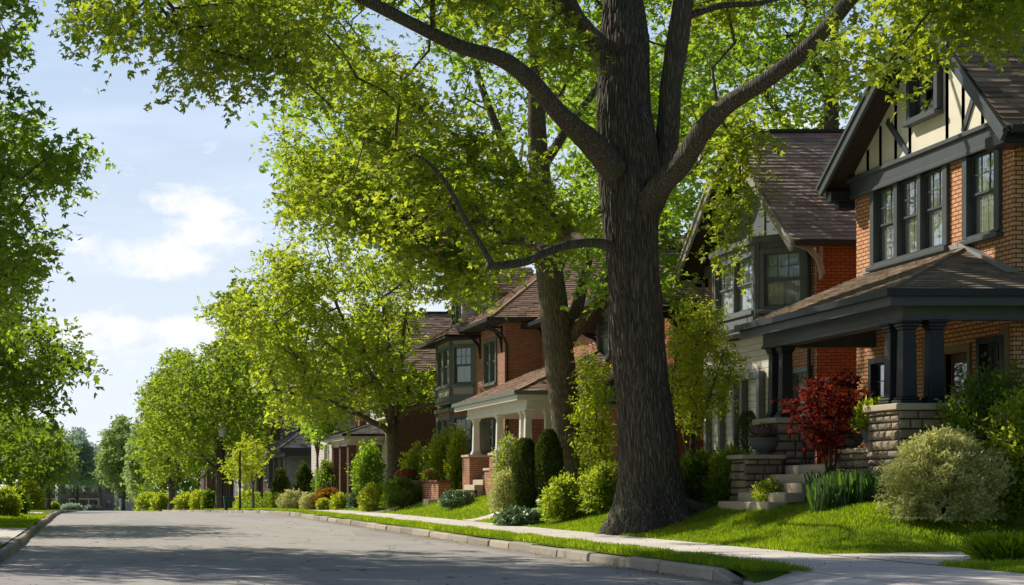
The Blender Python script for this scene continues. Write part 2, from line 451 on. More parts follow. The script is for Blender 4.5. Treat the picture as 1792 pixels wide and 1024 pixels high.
def inpoly(px, py, poly):
    x = np.asarray(px); y = np.asarray(py); ins = np.zeros(x.shape, bool); j = len(poly)-1
    for i in range(len(poly)):
        xi, yi = poly[i]; xj, yj = poly[j]
        cnd = ((yi > y) != (yj > y)) & (x < (xj-xi)*(y-yi)/((yj-yi) if yj != yi else 1e-9)+xi); ins ^= cnd; j = i
    return ins
def crown_points(poly, Y0, Y1, n, mind, reject=None, rng=RNG, margin=0.0):
    """points of a crown measured as an outline over a depth range"""
    xs = [p[0] for p in poly]; ys = [p[1] for p in poly]; out = []; tries = 0
    cx = (min(xs)+max(xs))/2
    while len(out) < n and tries < 60:
        tries += 1
        px = rng.uniform(min(xs), max(xs), 400); py = rng.uniform(min(ys), max(ys), 400); Y = rng.uniform(Y0, Y1, 400)
        ok = inpoly(px, py, poly)
        if margin > 0:
            mm = margin*F/Y
            for a in range(6): ok &= inpoly(px+mm*math.cos(a*1.047), py+mm*math.sin(a*1.047), poly)
        for a, b, y in zip(px[ok], py[ok], Y[ok]):
            q = np.array(P(a, b, y))
            if reject is not None and reject(q): continue
            if noise.noise(Vector(q*.45)) < -.22: continue
            if out and np.min(np.linalg.norm(np.array(out)-q, axis=1)) < mind: continue
            out.append(q)
            if len(out) >= n: break
    return np.array(out)

def plain_trunk(mb, path, rad, z0, flare=1.6, sides=12):
    p, r = smooth_path(path, rad, .35)
    r = [rr*(1+(flare-1)*math.exp(-max(0, q.z-z0)/.35)) for q, rr in zip(p, r)]
    mb.tube(p, r, sides)
def tree(name, label, base, trunkpath, limbs, centers, leafmat, barkmat, lsize=.2, twigs=8, per=6, rad=.8, tpl='clump', group=None, trunkmb=None, r0=.014, rmax=.14, cat='tree', flat=.55, droop=.25, extra=None):
    t = thing(name, label, cat, base, group)
    mb = MB()
    if trunkmb is None: plain_trunk(mb, trunkpath[0], trunkpath[1], base[2])
    else: mb = trunkmb
    mb.build('trunk', barkmat, t, smooth=True)
    nodes = []
    if limbs:
        lb = MB()
        for pth, rr in limbs:
            p, r = smooth_path(pth, rr, .45); lb.tube(p, r, 10, caps=True)
            k0 = max(1, int(len(p)*.25)); nodes += [tuple(q) for q in p[k0:]]
        lb.build('limb', barkmat, t, smooth=True)
    else:
        p, r = smooth_path(trunkpath[0], trunkpath[1], .5); nodes += [tuple(q) for q in p[int(len(p)*.35):]]
    n0 = len(nodes)
    pts, par, cnt = connect(centers, nodes)
    bb = MB(); branch_mesh(bb, pts, par, cnt, n0, r0=r0, rmax=rmax); bb.build('branches', barkmat, t, smooth=True)
    args = spray_leaves(centers, rad, twigs, per, lsize, flat, droop)
    link_mesh('crown', leaf_mesh('crown', *args, tpl=tpl), leafmat, t)
    return t

def ellipsoid_points(c, r, n, mind, hole=0.0, rng=RNG, lump=.35, seed=0):
    out = []; tries = 0
    while len(out) < n and tries < n*60:
        tries += 1
        u = rng.normal(size=3); u /= np.linalg.norm(u); k = rng.uniform(hole, 1)**(1/2.2)
        k *= 1+lump*noise.noise(Vector((u[0]*1.8+seed, u[1]*1.8, u[2]*1.8)))
        q = np.array(c)+u*k*np.array(r)
        if out and np.min(np.linalg.norm(np.array(out)-q, axis=1)) < mind: continue
        out.append(q)
    return np.array(out)

def shrub(name, label, px, Y, w, h, mat='leafd', n=2600, ls=.055, tpl='oval', kind='round', cat='shrub', group=None, lift=0, base=None, depth=None, flowers=None, X=None):
    if X is None: X = XA(px, Y)
    z = ground_z(X, Y)+lift if base is None else base
    t = thing(name, label, cat, (X, Y, z), group); d = depth or w
    rng = np.random.default_rng(abs(hash((round(px), round(Y*10)))) % 99999)
    n = int(n*1.7); ls *= 1.15
    u = rng.normal(size=(n, 3)); u = nrm(u); u[:, 2] = np.where(u[:, 2] < -.82, -u[:, 2], u[:, 2])
    if kind == 'cone':   # tapering column
        zz = rng.uniform(0, 1, n)**.9; th = rng.uniform(0, 6.283, n); prof = np.sin(np.pi*np.clip(zz*.86+.10, 0, 1))**.6
        lump = np.array([1+.16*noise.noise(Vector((math.cos(a)*1.6, math.sin(a)*1.6, q*4+px))) for a, q in zip(th, zz)])
        rr = prof*lump*rng.uniform(.72, 1.0, n)
        pos = np.stack([np.cos(th)*rr*w/2, np.sin(th)*rr*d/2, zz*h], 1)
        ax = np.stack([np.cos(th)*.5, np.sin(th)*.5, np.full(n, .9)], 1)+rng.normal(size=(n, 3))*.25
        no = np.stack([np.cos(th), np.sin(th), np.zeros(n)], 1)+rng.normal(size=(n, 3))*.5
    else:
        lump = np.array([1+(.42 if kind != 'round' else .30)*noise.noise(Vector(tuple(q*2.3+px)))+.22*noise.noise(Vector(tuple(q*5+px))) for q in u])
        low = u[:, 2] < 0; hl = np.linalg.norm(u[:, :2], axis=1)+1e-6; tgt = np.maximum(hl, .92); u[low, :2] *= (tgt/hl)[low][:, None]
        k = rng.uniform(.70, 1.02, n)*lump*np.where(rng.uniform(0, 1, n) < .05, 1.10, 1)
        if kind == 'loose': k = rng.uniform(.45, 1.0, n)*lump*np.where(rng.uniform(0, 1, n) < .12, 1.15, 1)
        pos = u*k[:, None]*np.array([w/2, d/2, h*.58])+np.array([0, 0, h*.42])
        pos[:, 2] = np.maximum(pos[:, 2], .02+rng.uniform(0, .05, n))
        ax = u*.8+rng.normal(size=(n, 3))*.6+np.array([0, 0, .25])
        no = u*.6+rng.normal(size=(n, 3))*.5+np.array([0, 0, .5])
        if kind == 'weep': ax[:, 2] -= .8
        if kind == 'spiky': ax = u*1.0+rng.normal(size=(n, 3))*.3+np.array([0, 0, .5])
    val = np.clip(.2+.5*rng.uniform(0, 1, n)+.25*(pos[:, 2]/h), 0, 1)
    sz = ls*rng.uniform(.6, 1.3, n)
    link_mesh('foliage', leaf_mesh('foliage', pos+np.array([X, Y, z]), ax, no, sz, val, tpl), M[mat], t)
    sb = MB()
    ns = 7 if kind != 'cone' else 1
    for i in range(ns):
        a = rng.uniform(0, 6.28); rr = rng.uniform(.15, .5)*(0 if kind == 'cone' else 1); k = .75 if kind != 'cone' else .9
        top = (X+math.cos(a)*rr*w/2*1.2, Y+math.sin(a)*rr*d/2*1.2, z+h*k)
        mid = (X+math.cos(a)*rr*w*.3, Y+math.sin(a)*rr*d*.3, z+h*.35)
        sb.tube([(X+math.cos(a)*.04, Y+math.sin(a)*.04, z-.03), mid, top], [.02+.01*h, .012+.005*h, .005], 5)
    sb.build('stems', M['bark3'], t, smooth=True)
    if flowers:
        fm, fn, fs = flowers
        u = nrm(rng.normal(size=(fn, 3))); u[:, 2] = np.abs(u[:, 2])*.9+.15; u = nrm(u)
        pos = u*np.array([w/2, d/2, h*.56])*rng.uniform(.9, 1.08, fn)[:, None]+np.array([X, Y, z+h*.46])
        link_mesh('blossoms', leaf_mesh('blossoms', pos, rng.normal(size=(fn, 3)), u, fs*rng.uniform(.6, 1.2, fn), rng.uniform(0, 1, fn), 'maple'), M[fm], t)
    return t

def stuff_leaves(name, label, cat, pos, ax, no, sz, val, mat, tpl):
    o = link_mesh(name, leaf_mesh(name, pos, ax, no, sz, val, tpl), mat)
    return tag(o, label, cat, kind='stuff')
# ------------------------------------------------------------------ building helpers
class Fr:
    """wall frame: u along the wall, v up, w outwards"""
    def __init__(s, o, U, W): s.o = Vector(o); s.U = Vector(U).normalized(); s.W = Vector(W).normalized()
    def p(s, u, v, w=0): return s.o+s.U*u+Vector((0,0,1))*v+s.W*w
    def box(s, mb, u0, u1, v0, v1, w0, w1, bev=0):
        if u0 > u1: u0, u1 = u1, u0
        mb.hexa([s.p(u0,v0,w1), s.p(u1,v0,w1), s.p(u1,v0,w0), s.p(u0,v0,w0), s.p(u0,v1,w1), s.p(u1,v1,w1), s.p(u1,v1,w0), s.p(u0,v1,w0)], bev)
def frX(X): return Fr((X, 0, 0), (0, -1, 0), (-1, 0, 0))      # street front: u = -Y
def frY(Y): return Fr((0, Y, 0), (1, 0, 0), (0, -1, 0))       # near side wall: u = X

def wall(mb, fr, u0, u1, v0, v1, holes=(), depth=.16):
    us = sorted({u0, u1}|{h[0] for h in holes}|{h[1] for h in holes}); vs = sorted({v0, v1}|{h[2] for h in holes}|{h[3] for h in holes})
    for a, b in zip(us, us[1:]):
        for c, d in zip(vs, vs[1:]):
            mu, mv = (a+b)/2, (c+d)/2
            if any(h[0] < mu < h[1] and h[2] < mv < h[3] for h in holes): continue
            mb.quad(fr.p(a,c), fr.p(b,c), fr.p(b,d), fr.p(a,d))
    for a, b, c, d in holes:
        for q in (((a,c),(b,c)), ((b,c),(b,d)), ((b,d),(a,d)), ((a,d),(a,c))):
            (ua, va), (ub, vb) = q
            mb.quad(fr.p(ua,va,0), fr.p(ub,vb,0), fr.p(ub,vb,-depth), fr.p(ua,va,-depth))
def window(root, fr, u0, u1, v0, v1, trim='trim', cols=1, grid=(3, 2), tw=.10, proud=.06, curtain=True, sill=True, back=.12, name='window', both=False, meet=.5, glass='glass', simple=False):
    w = MB(); sh = MB(); n = cols
    fr.box(w, u0-tw, u0+.02, v0-.02, v1+tw, -back, proud); fr.box(w, u1-.02, u1+tw, v0-.02, v1+tw, -back, proud)
    fr.box(w, u0+.02, u1-.02, v1-.02, v1+tw, -back, proud-.004)
    fr.box(w, u0+.02, u1-.02, v0-.06, v0+.02, -back, proud-.004)
    cw = (u1-u0)/n
    for i in range(1, n): fr.box(w, u0+cw*i-tw*.5, u0+cw*i+tw*.5, v0+.02, v1-.02, -back, proud-.008)
    wo = w.build(name, M[trim], root)
    if sill:
        s = MB(); fr.box(s, u0-tw-.05, u1+tw+.05, v0-.14, v0-.05, -.01, proud+.07, .01); s.build('sill', M[trim], wo)
    g = MB(); cu = MB(); vm = v0+(v1-v0)*meet
    for i in range(n):
        a = u0+cw*i+(tw*.5 if i else .02); b = u0+cw*(i+1)-(tw*.5 if i < n-1 else .02)
        for (c, d, wo_) in ((v0+.02, vm, -.065), (vm, v1-.02, -.035)):
            st = .045
            fr.box(sh, a, a+st, c, d, wo_-.03, wo_); fr.box(sh, b-st, b, c, d, wo_-.03, wo_)
            fr.box(sh, a+st, b-st, c, c+st, wo_-.03, wo_-.002); fr.box(sh, a+st, b-st, d-st, d, wo_-.03, wo_-.002)
            g.quad(fr.p(a+st, c+st, wo_-.018), fr.p(b-st, c+st, wo_-.018), fr.p(b-st, d-st, wo_-.018), fr.p(a+st, d-st, wo_-.018))
            if not simple and (wo_ > -.05 or both):
                for k in range(1, grid[0]):
                    x = a+st+(b-a-2*st)*k/grid[0]; fr.box(sh, x-.011, x+.011, c+st, d-st, wo_-.027, wo_-.006)
                for k in range(1, grid[1]):
                    y = c+st+(d-c-2*st)*k/grid[1]; fr.box(sh, a+st, b-st, y-.011, y+.011, wo_-.025, wo_-.008)
        # curtain folds inside, dark room behind
        m = 10; x0, x1 = a, b
        for k in range(m):
            for side in (0, 1):
                wv = (b-a)*(.32 if curtain == 'open' else .5)
                xa = (a+wv*k/m) if side == 0 else (b-wv*(k+1)/m); xb = xa+wv/m
                za, zb = (-.115, -.095) if k % 2 else (-.095, -.115)
                if curtain: cu.quad(fr.p(xa, v0, za), fr.p(xb, v0, zb), fr.p(xb, v0+(v1-v0)*.97, zb), fr.p(xa, v0+(v1-v0)*.97, za))
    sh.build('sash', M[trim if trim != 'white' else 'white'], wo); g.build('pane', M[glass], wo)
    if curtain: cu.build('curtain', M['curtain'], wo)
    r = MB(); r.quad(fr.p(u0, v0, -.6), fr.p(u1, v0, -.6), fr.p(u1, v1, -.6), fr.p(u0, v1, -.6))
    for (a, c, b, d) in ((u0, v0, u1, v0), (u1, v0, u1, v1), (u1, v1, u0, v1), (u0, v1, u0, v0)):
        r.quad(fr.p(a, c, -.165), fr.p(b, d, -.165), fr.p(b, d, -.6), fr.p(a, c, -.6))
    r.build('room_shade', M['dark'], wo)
    return wo
def shingles(mb, e0, e1, r1, r0, course=.16, tab=.32, lift=.024, seed=1, jig=.5):
    """roof plane eave e0-e1 to ridge r0-r1 laid in overlapping courses of single tabs"""
    e0, e1, r1, r0 = map(Vector, (e0, e1, r1, r0)); rg = random.Random(seed)
    up = ((r0+r1)/2-(e0+e1)/2); ed = e1-e0
    n = ed.cross(up).normalized()
    if n.z < 0: n = -n
    H = abs(up.dot(n.cross(ed.normalized()))); cs = max(1, int(H/course))
    for i in range(cs):
        t0 = i/cs; t1 = (i+1)/cs
        A0 = e0.lerp(r0, t0); B0 = e1.lerp(r1, t0); A1 = e0.lerp(r0, t1); B1 = e1.lerp(r1, t1)
        L = (B0-A0).length
        if L < .05: continue
        m = max(1, int(L/tab)); off = (i % 2)*.5
        cuts = [0]+sorted(min(.999, max(.001, (k+off+rg.uniform(-.18, .18))/m)) for k in range(1, m))+[1]
        for a, b in zip(cuts, cuts[1:]):
            if b-a < .0005: continue
            l = lift*rg.uniform(1-jig, 1+jig); dn = rg.uniform(-.012, .012)*jig*2
            p0 = A0.lerp(B0, a)+n*(l+.004); p1 = A0.lerp(B0, b)+n*(l+.004); p2 = A1.lerp(B1, b)+n*.004; p3 = A1.lerp(B1, a)+n*.004
            s = (p0-p3).normalized()*dn; p0 += s; p1 += s
            mb.add([p0, p1, p2, p3, p0-n*(l+.02), p1-n*(l+.02)], [(0, 1, 2, 3), (4, 5, 1, 0)])
def slab(mb, pts, th):
    pts = [Vector(p) for p in pts]; n = (pts[1]-pts[0]).cross(pts[2]-pts[0]).normalized()
    if n.z < 0: n = -n
    lo = [p-n*th for p in pts]; k = len(pts)
    mb.add(pts+lo, [tuple(range(k)), tuple(range(2*k-1, k-1, -1))]+[(i, i+k, (i+1) % k+k, (i+1) % k) for i in range(k)])
def gable_roof(root, Xo, Xb, yn, zn, ya, za, yf, zf, mat, trim, course=.17, th=.12, seed=3, barge=.24, sof='soffit', tab=.34):
    """front gabled roof: near eave (yn,zn), apex (ya,za), far eave (yf,zf), from Xo to Xb"""
    s = MB()
    slab(s, [(Xo+.03, yn, zn), (Xb, yn, zn), (Xb, ya, za), (Xo+.03, ya, za)], th)
    slab(s, [(Xo+.03, yf, zf), (Xb, yf, zf), (Xb, ya, za-.003), (Xo+.03, ya, za-.003)], th)
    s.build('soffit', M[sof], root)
    r = MB(); shingles(r, (Xo-.03, yn-.04, zn-.03), (Xb, yn-.04, zn-.03), (Xb, ya, za), (Xo-.03, ya, za), course, tab, seed=seed)
    shingles(r, (Xo-.03, yf+.04, zf-.03), (Xb, yf+.04, zf-.03), (Xb, ya, za), (Xo-.03, ya, za), course, tab, seed=seed+1)
    ro = r.build('roof', M[mat], root)
    c = MB(); c.beam((Xo-.04, ya, za+.03), (Xb, ya, za+.03), .26, .07); c.build('ridge_cap', M['trimdark'], ro)
    b = MB()
    for (y, z) in ((yn, zn), (yf, zf)):
        d = Vector((0, ya-y, za-z)).normalized(); up = Vector((0, -d.z, d.y)) if d.y > 0 else Vector((0, d.z, -d.y))
        a = Vector((Xo, y, z))-up*(barge/2+.01)-d*.10; e = Vector((Xo, ya, za))-up*(barge/2+.01)
        b.beam(a, e, .07, barge, up=(up.x, up.y, up.z))
        b.beam(a+up*(barge/2-.045)+Vector((-.045, 0, 0)), e+up*(barge/2-.045)+Vector((-.045, 0, 0)), .05, .08, up=(up.x, up.y, up.z))
    b.build('bargeboard', M[trim], root)
    g = MB(); g.beam((Xo+.05, yn-.09, zn-.10), (Xb, yn-.09, zn-.10), .12, .13); g.beam((Xo+.05, yf+.09, zf-.10), (Xb, yf+.09, zf-.10), .12, .13)
    g.build('gutter', M['trimdark'], root)
def gable_wall(mb, X, y0, y1, z0, ya, za, zs0=None, zs1=None):
    mb.add([(X, y0, z0), (X, y1, z0), (X, y1, zs1 or z0), (X, ya, za), (X, y0, zs0 or z0)], [(0, 1, 2, 3, 4)])
def gable_hole(mb, X, y0, y1, z0, ya, za, zs0, zs1, w):
    top = lambda y: (zs0+(za-zs0)*(y-y0)/(ya-y0)) if y < ya else (zs1+(za-zs1)*(y1-y)/(y1-ya))
    a, b, c, d = w
    mb.add([(X, y0, z0), (X, a, z0), (X, a, top(a)), (X, y0, zs0)], [(0, 1, 2, 3)]); mb.add([(X, b, z0), (X, y1, z0), (X, y1, zs1), (X, b, top(b))], [(0, 1, 2, 3)])
    mb.add([(X, a, z0), (X, b, z0), (X, b, c), (X, a, c)], [(0, 1, 2, 3)])
    q = [(X, a, d), (X, b, d), (X, b, top(b))]+([(X, ya, za)] if a < ya < b else [])+[(X, a, top(a))]; mb.add(q, [tuple(range(len(q)))])
def bracket(mb, X0_, X1_, Y, z, h, w=.10):
    pts = [Vector((X0_, Y, z-h)), Vector((X0_-.1*(X0_-X1_), Y, z-h*.55)), Vector((X0_-.45*(X0_-X1_), Y, z-h*.22)), Vector((X1_, Y, z-.04))]
    for a, b in zip(pts, pts[1:]): mb.beam(a, b, w, w*1.1, up=(1, 0, .3) if abs((b-a).z) > abs((b-a).x) else (0, 0, 1))
    mb.beam((X0_-.03, Y, z-h-.1), (X0_-.03, Y, z-.02), w*.9, w*.6, up=(1, 0, 0)); mb.beam((X0_, Y, z-.05), (X1_, Y, z-.05), w*.9, w*.8)
def sq_column(mb, x, y, z0, z1, w, taper=.85, cap=True):
    h = z1-z0
    mb.box(x-w*.72, x+w*.72, y-w*.72, y+w*.72, z0, z0+.07, .012); mb.box(x-w*.62, x+w*.62, y-w*.62, y+w*.62, z0+.068, z0+.13, .02)
    a, b = w/2, w/2*taper; zt = z1-.17
    mb.hexa([(x-a,y-a,z0+.128),(x+a,y-a,z0+.128),(x+a,y+a,z0+.128),(x-a,y+a,z0+.128),(x-b,y-b,zt),(x+b,y-b,zt),(x+b,y+b,zt),(x-b,y+b,zt)], .012)
    mb.box(x-w*.5, x+w*.5, y-w*.5, y+w*.5, zt-.002, zt+.05, .008); mb.box(x-w*.60, x+w*.60, y-w*.60, y+w*.60, zt+.048, z1-.05, .015); mb.box(x-w*.72, x+w*.72, y-w*.72, y+w*.72, z1-.052, z1, .012)
def stone_face(mb, fr, u0, u1, v0, v1, rows=.165, seed=1, out=.05, lmin=.16, lmax=.44):
    rg = random.Random(seed); v = v0
    while v < v1-.03:
        h = min(rows*rg.uniform(.7, 1.25), v1-v)
        if v1-(v+h) < .08: h = v1-v
        u = u0
        while u < u1-.02:
            l = min(rg.uniform(lmin, lmax), u1-u)
            if u1-(u+l) < .1: l = u1-u
            g = .012; o = out*rg.uniform(.5, 1.2); a, b, c, d = u+g, u+l-g, v+g, v+h-g
            i = min(.05, l*.22); j = min(.045, h*.25)
            cu, cv = (a+b)/2+rg.uniform(-.03, .03), (c+d)/2+rg.uniform(-.02, .02)
            q = [fr.p(a,c,-.03), fr.p(b,c,-.03), fr.p(b,d,-.03), fr.p(a,d,-.03),
                 fr.p(a+.006,c+.006,o*.35), fr.p(b-.006,c+.006,o*.35), fr.p(b-.006,d-.006,o*.35), fr.p(a+.006,d-.006,o*.35),
                 fr.p(a+i*rg.uniform(.5,1.3),c+j,o*rg.uniform(.7,1.1)), fr.p(b-i*rg.uniform(.5,1.3),c+j,o*rg.uniform(.7,1.1)), fr.p(b-i,d-j,o*rg.uniform(.7,1.1)), fr.p(a+i,d-j,o*rg.uniform(.7,1.1)), fr.p(cu, cv, o*1.15)]
            mb.add(q, [(0,1,5,4),(1,2,6,5),(2,3,7,6),(3,0,4,7),(4,5,9,8),(5,6,10,9),(6,7,11,10),(7,4,8,11),(8,9,12),(9,10,12),(10,11,12),(11,8,12)])
            u += l
        v += h
def stone_block(root, x0, x1, y0, y1, z0, z1, name='stone_pier', cap=.10, seed=1, capo=.05, back=False):
    core = MB(); core.box(x0+.02, x1-.02, y0+.02, y1-.02, z0, z1)
    o = core.build(name, M['mortar'], root)
    f = MB(); stone_face(f, Fr((x0, 0, 0), (0, -1, 0), (-1, 0, 0)), -y1, -y0, z0, z1, seed=seed)
    stone_face(f, Fr((0, y0, 0), (1, 0, 0), (0, -1, 0)), x0, x1, z0, z1, seed=seed+5)
    stone_face(f, Fr((0, y1, 0), (1, 0, 0), (0, 1, 0)), x0, x1, z0, z1, seed=seed+9)
    f.build('stone_facing', M['stone'], o)
    if cap:
        c = MB(); c.box(x0-capo-.03, x1+capo, y0-capo-.03, y1+capo+.03, z1, z1+cap, .018); c.build('capstone', M['cap'], o)
    return o
def brick_block(root, x0, x1, y0, y1, z0, z1, mat='brick3', name='brick_pier', cap=.09, capm='cap'):
    b = MB(); b.box(x0, x1, y0, y1, z0, z1); o = b.build(name, M[mat], root)
    c = MB(); c.box(x0-.05, x1+.05, y0-.05, y1+.05, z1, z1+cap, .015); c.build('capstone', M[capm], o); return o
def hip_porch(root, Xp, Xw, yn, yf, ze, zw, mat, gut, near_hip=None, far_hip=None, beam='trim', beamz=.40, colx=None, sof='soffitl', Xback=None, gutter='trimdark', seed=5, ynb=None, yfb=None):
    """porch roof falling from the wall (Xw, zw) to the eave (Xp, ze) with hipped ends"""
    pitch = (zw-ze)/(Xw-Xp); hn = (Xw-Xp) if near_hip is None else near_hip; hf = 0 if far_hip is None else far_hip
    r = MB(); cs = .15
    shingles(r, (Xp, yn, ze), (Xp, yf, ze), (Xw, yf-hf, zw), (Xw, yn+hn, zw), cs, .30, .016, seed)
    if hn > 0: shingles(r, (Xp, yn, ze), (Xw, yn, ze), (Xw, yn+hn, zw), (Xw-.01, yn+hn, zw), cs, .30, .016, seed+1)
    if hf > 0: shingles(r, (Xp, yf, ze), (Xw, yf, ze), (Xw, yf-hf, zw), (Xw-.01, yf-hf, zw), cs, .30, .016, seed+2)
    if Xback and ynb:
        zq = ze+(ynb-yn)*(zw-ze)/hn
        shingles(r, (Xw, yn, ze), (Xback, yn, ze), (Xback, ynb, zq), (Xw, ynb, zq), cs, .30, .016, seed+3)
    ro = r.build('porch_roof', M[mat], root)
    hipc = MB()
    if hn > 0: hipc.beam((Xp, yn, ze+.03), (Xw, yn+hn, zw+.02), .10, .03)
    if hf > 0: hipc.beam((Xp, yf, ze+.03), (Xw, yf-hf, zw+.02), .10, .03)
    if hn > 0 or hf > 0: hipc.build('hip_cap', M[mat], ro)
    s = MB(); s.box(Xp+.02, Xw-.004, yn+.02, yf-.02, ze-.13, ze-.09)
    if Xback: s.box(Xw-.004, Xback, yn+.02, (ynb or yn+.5)-.01, ze-.13, ze-.09)
    s.build('porch_ceiling', M[sof], root)
    g = MB(); xb = Xback or Xw
    g.beam((Xp-.05, yn-.10, ze-.05), (Xp-.05, yf+.02, ze-.05), .11, .13); g.beam((Xp+.005, yn-.05, ze-.053), (xb, yn-.05, ze-.053), .11, .13)
    g.build('gutter', M[gutter], root)
    fa = MB(); fa.box(Xp+.01, Xp+.05, yn+.01, yf, ze-.28, ze-.115); fa.box(Xp+.05, xb, yn+.01, yn+.05, ze-.281, ze-.115)
    bx = colx or Xp+.45
    fa.box(bx-.15, bx+.15, yn+.35, yf-.35, ze-.12-beamz, ze-.132); fa.box(bx+.15, xb, yn+.35, yn+.62, ze-.122-beamz, ze-.133); fa.box(bx+.15, Xw, yf-.62, yf-.35, ze-.122-beamz, ze-.133)
    fa.box(bx-.19, bx+.17, yn+.31, yf-.31, ze-.20, ze-.134); fa.box(bx-.18, bx+.16, yn+.33, yf-.33, ze-.12-beamz-.03, ze-.12-beamz+.04)
    fa.build('fascia', M[beam], root)
    return ze-.12-beamz
def urn(label, x, y, z, rtop, h, plantmat, plant=None, group=None):
    t = thing('urn_planter', label, 'planter', (x, y, z), group); b = MB()
    b.lathe((x, y, z), [(.55*rtop, 0), (.58*rtop, .05*h), (.40*rtop, .12*h), (.42*rtop, .16*h), (.72*rtop, .35*h), (.92*rtop, .62*h), (.94*rtop, .84*h), (1.06*rtop, .88*h), (1.08*rtop, .97*h), (1.0*rtop, h), (.86*rtop, h), (.84*rtop, .85*h)], 28)
    b.build('bowl', M['urn'], t, smooth=True)
    s = MB(); s.lathe((x, y, z), [(.01, .86*h), (.85*rtop, .86*h)], 20); s.build('soil', M['soil'], t)
    return t
# ------------------------------------------------------------------ camera, light, sky
scn = bpy.context.scene
cam = bpy.data.cameras.new('camera'); co = bpy.data.objects.new('camera', cam); C.objects.link(co); scn.camera = co
co.location = (0, 0, EYE); co.rotation_euler = (R(90), 0, 0)
cam.sensor_width = 36; cam.lens = F/1792*36; cam.shift_x = (896-X0)/1792; cam.shift_y = (YH-512)/1792
cam.clip_start = .5; cam.clip_end = 6000
SUN_AZ = math.atan2(-.65, .76); SUN_EL = R(40)
sd = Vector((math.sin(SUN_AZ)*math.cos(SUN_EL), math.cos(SUN_AZ)*math.cos(SUN_EL), math.sin(SUN_EL)))
sl = bpy.data.lights.new('sun', 'SUN'); sl.energy = 5.0; sl.angle = R(.53); sl.color = (1.0, .95, .86)
so = bpy.data.objects.new('sun', sl); C.objects.link(so); so.rotation_euler = (-sd).to_track_quat('-Z', 'Y').to_euler()
w = bpy.data.worlds.new('World'); scn.world = w; w.use_nodes = True; nt = w.node_tree; nt.nodes.clear()
class WG(NG):
    def __init__(s): s.t = nt; s.out = s.n('ShaderNodeOutputWorld')
g = WG()
sky = g.n('ShaderNodeTexSky', None, sky_type='NISHITA'); sky.sun_disc = False; sky.sun_elevation = SUN_EL; sky.sun_rotation = SUN_AZ
sky.air_density = 1.0; sky.dust_density = 1.6; sky.ozone_density = 1.2
dirv = g.n('ShaderNodeTexCoord').outputs['Generated']; dx, dy, dz = g.sep(dirv)
yy = g.math('MAXIMUM', g.math('ABSOLUTE', dy), .12)
u = g.math('DIVIDE', dx, yy); v = g.math('DIVIDE', dz, yy)
wv = g.comb(g.math('MULTIPLY', u, 26), g.math('MULTIPLY', v, 46), 2.7)
n1 = g.math('ADD', g.math('MULTIPLY', g.math('SUBTRACT', g.noise(wv, 1.0, 10, .62), .5), 1.9), .5)
n2 = g.noise(g.comb(g.math('MULTIPLY', u, 6), g.math('MULTIPLY', v, 22), 5.1), 1.0, 7, .6)
def blob(px, py, rx, ry, amp):
    a = g.math('DIVIDE', g.math('SUBTRACT', u, (px-X0)/F), rx/F); b = g.math('DIVIDE', g.math('SUBTRACT', v, (YH-py)/F), ry/F)
    d = g.math('ADD', g.math('MULTIPLY', a, a), g.math('MULTIPLY', b, b))
    return g.math('MULTIPLY', g.math('MAXIMUM', g.math('SUBTRACT', 1, d), 0), amp)
s_ = None
for bl in [(350, 435, 150, 85, .42), (400, 395, 90, 50, .28), (330, 345, 110, 38, .34), (440, 325, 80, 28, .22), (220, 455, 190, 50, .22), (250, 610, 230, 60, .38), (700, 560, 200, 130, .35), (350, 590, 90, 50, .3), (100, 560, 200, 60, .2), (1380, 230, 120, 60, .4), (1440, 120, 120, 70, .3)]:
    q = blob(*bl); s_ = q if s_ is None else g.math('ADD', s_, q)
cl = g.math('MULTIPLY', g.math('SUBTRACT', g.math('ADD', n1, s_), .70), 2.3, clamp=True)
wis = g.math('MULTIPLY', g.math('SUBTRACT', n2, .47), 1.8, clamp=True)
low = g.math('SUBTRACT', 1, g.math('MULTIPLY', v, 3.3), clamp=True)
skc = g.mix(1.0, sky.outputs[0], c4(.72, .80, .92), 'MULTIPLY')
ahead = g.math('MULTIPLY', g.math('SUBTRACT', 1, g.math('MULTIPLY', g.math('SUBTRACT', v, .30), 5.0), clamp=True), g.math('MULTIPLY', g.math('SUBTRACT', dy, .15), 1.6, clamp=True))
hz = g.math('ADD', g.math('ADD', g.math('MULTIPLY', low, .42), g.math('MULTIPLY', wis, .55)), .62, clamp=True)
haze = g.mix(g.math('MULTIPLY', hz, ahead), skc, g.mix(low, c4(7.0, 9.0, 11.9), c4(10.2, 10.8, 11.3)))
allc = g.mix(g.math('MULTIPLY', cl, .92), haze, c4(12.4, 12.1, 11.7))
bg = g.n('ShaderNodeBackground', {'Color': allc, 'Strength': .09}); g.t.links.new(bg.outputs[0], g.out.inputs[0])
scn.view_settings.view_transform = 'Standard'; scn.view_settings.look = 'None'; scn.view_settings.exposure = 0
cy = scn.cycles; cy.max_bounces = 7; cy.diffuse_bounces = 3; cy.glossy_bounces = 3; cy.transmission_bounces = 5; cy.transparent_max_bounces = 10
cy.use_denoising = True; cy.sample_clamp_indirect = 8; cy.caustics_reflective = False; cy.caustics_refractive = False

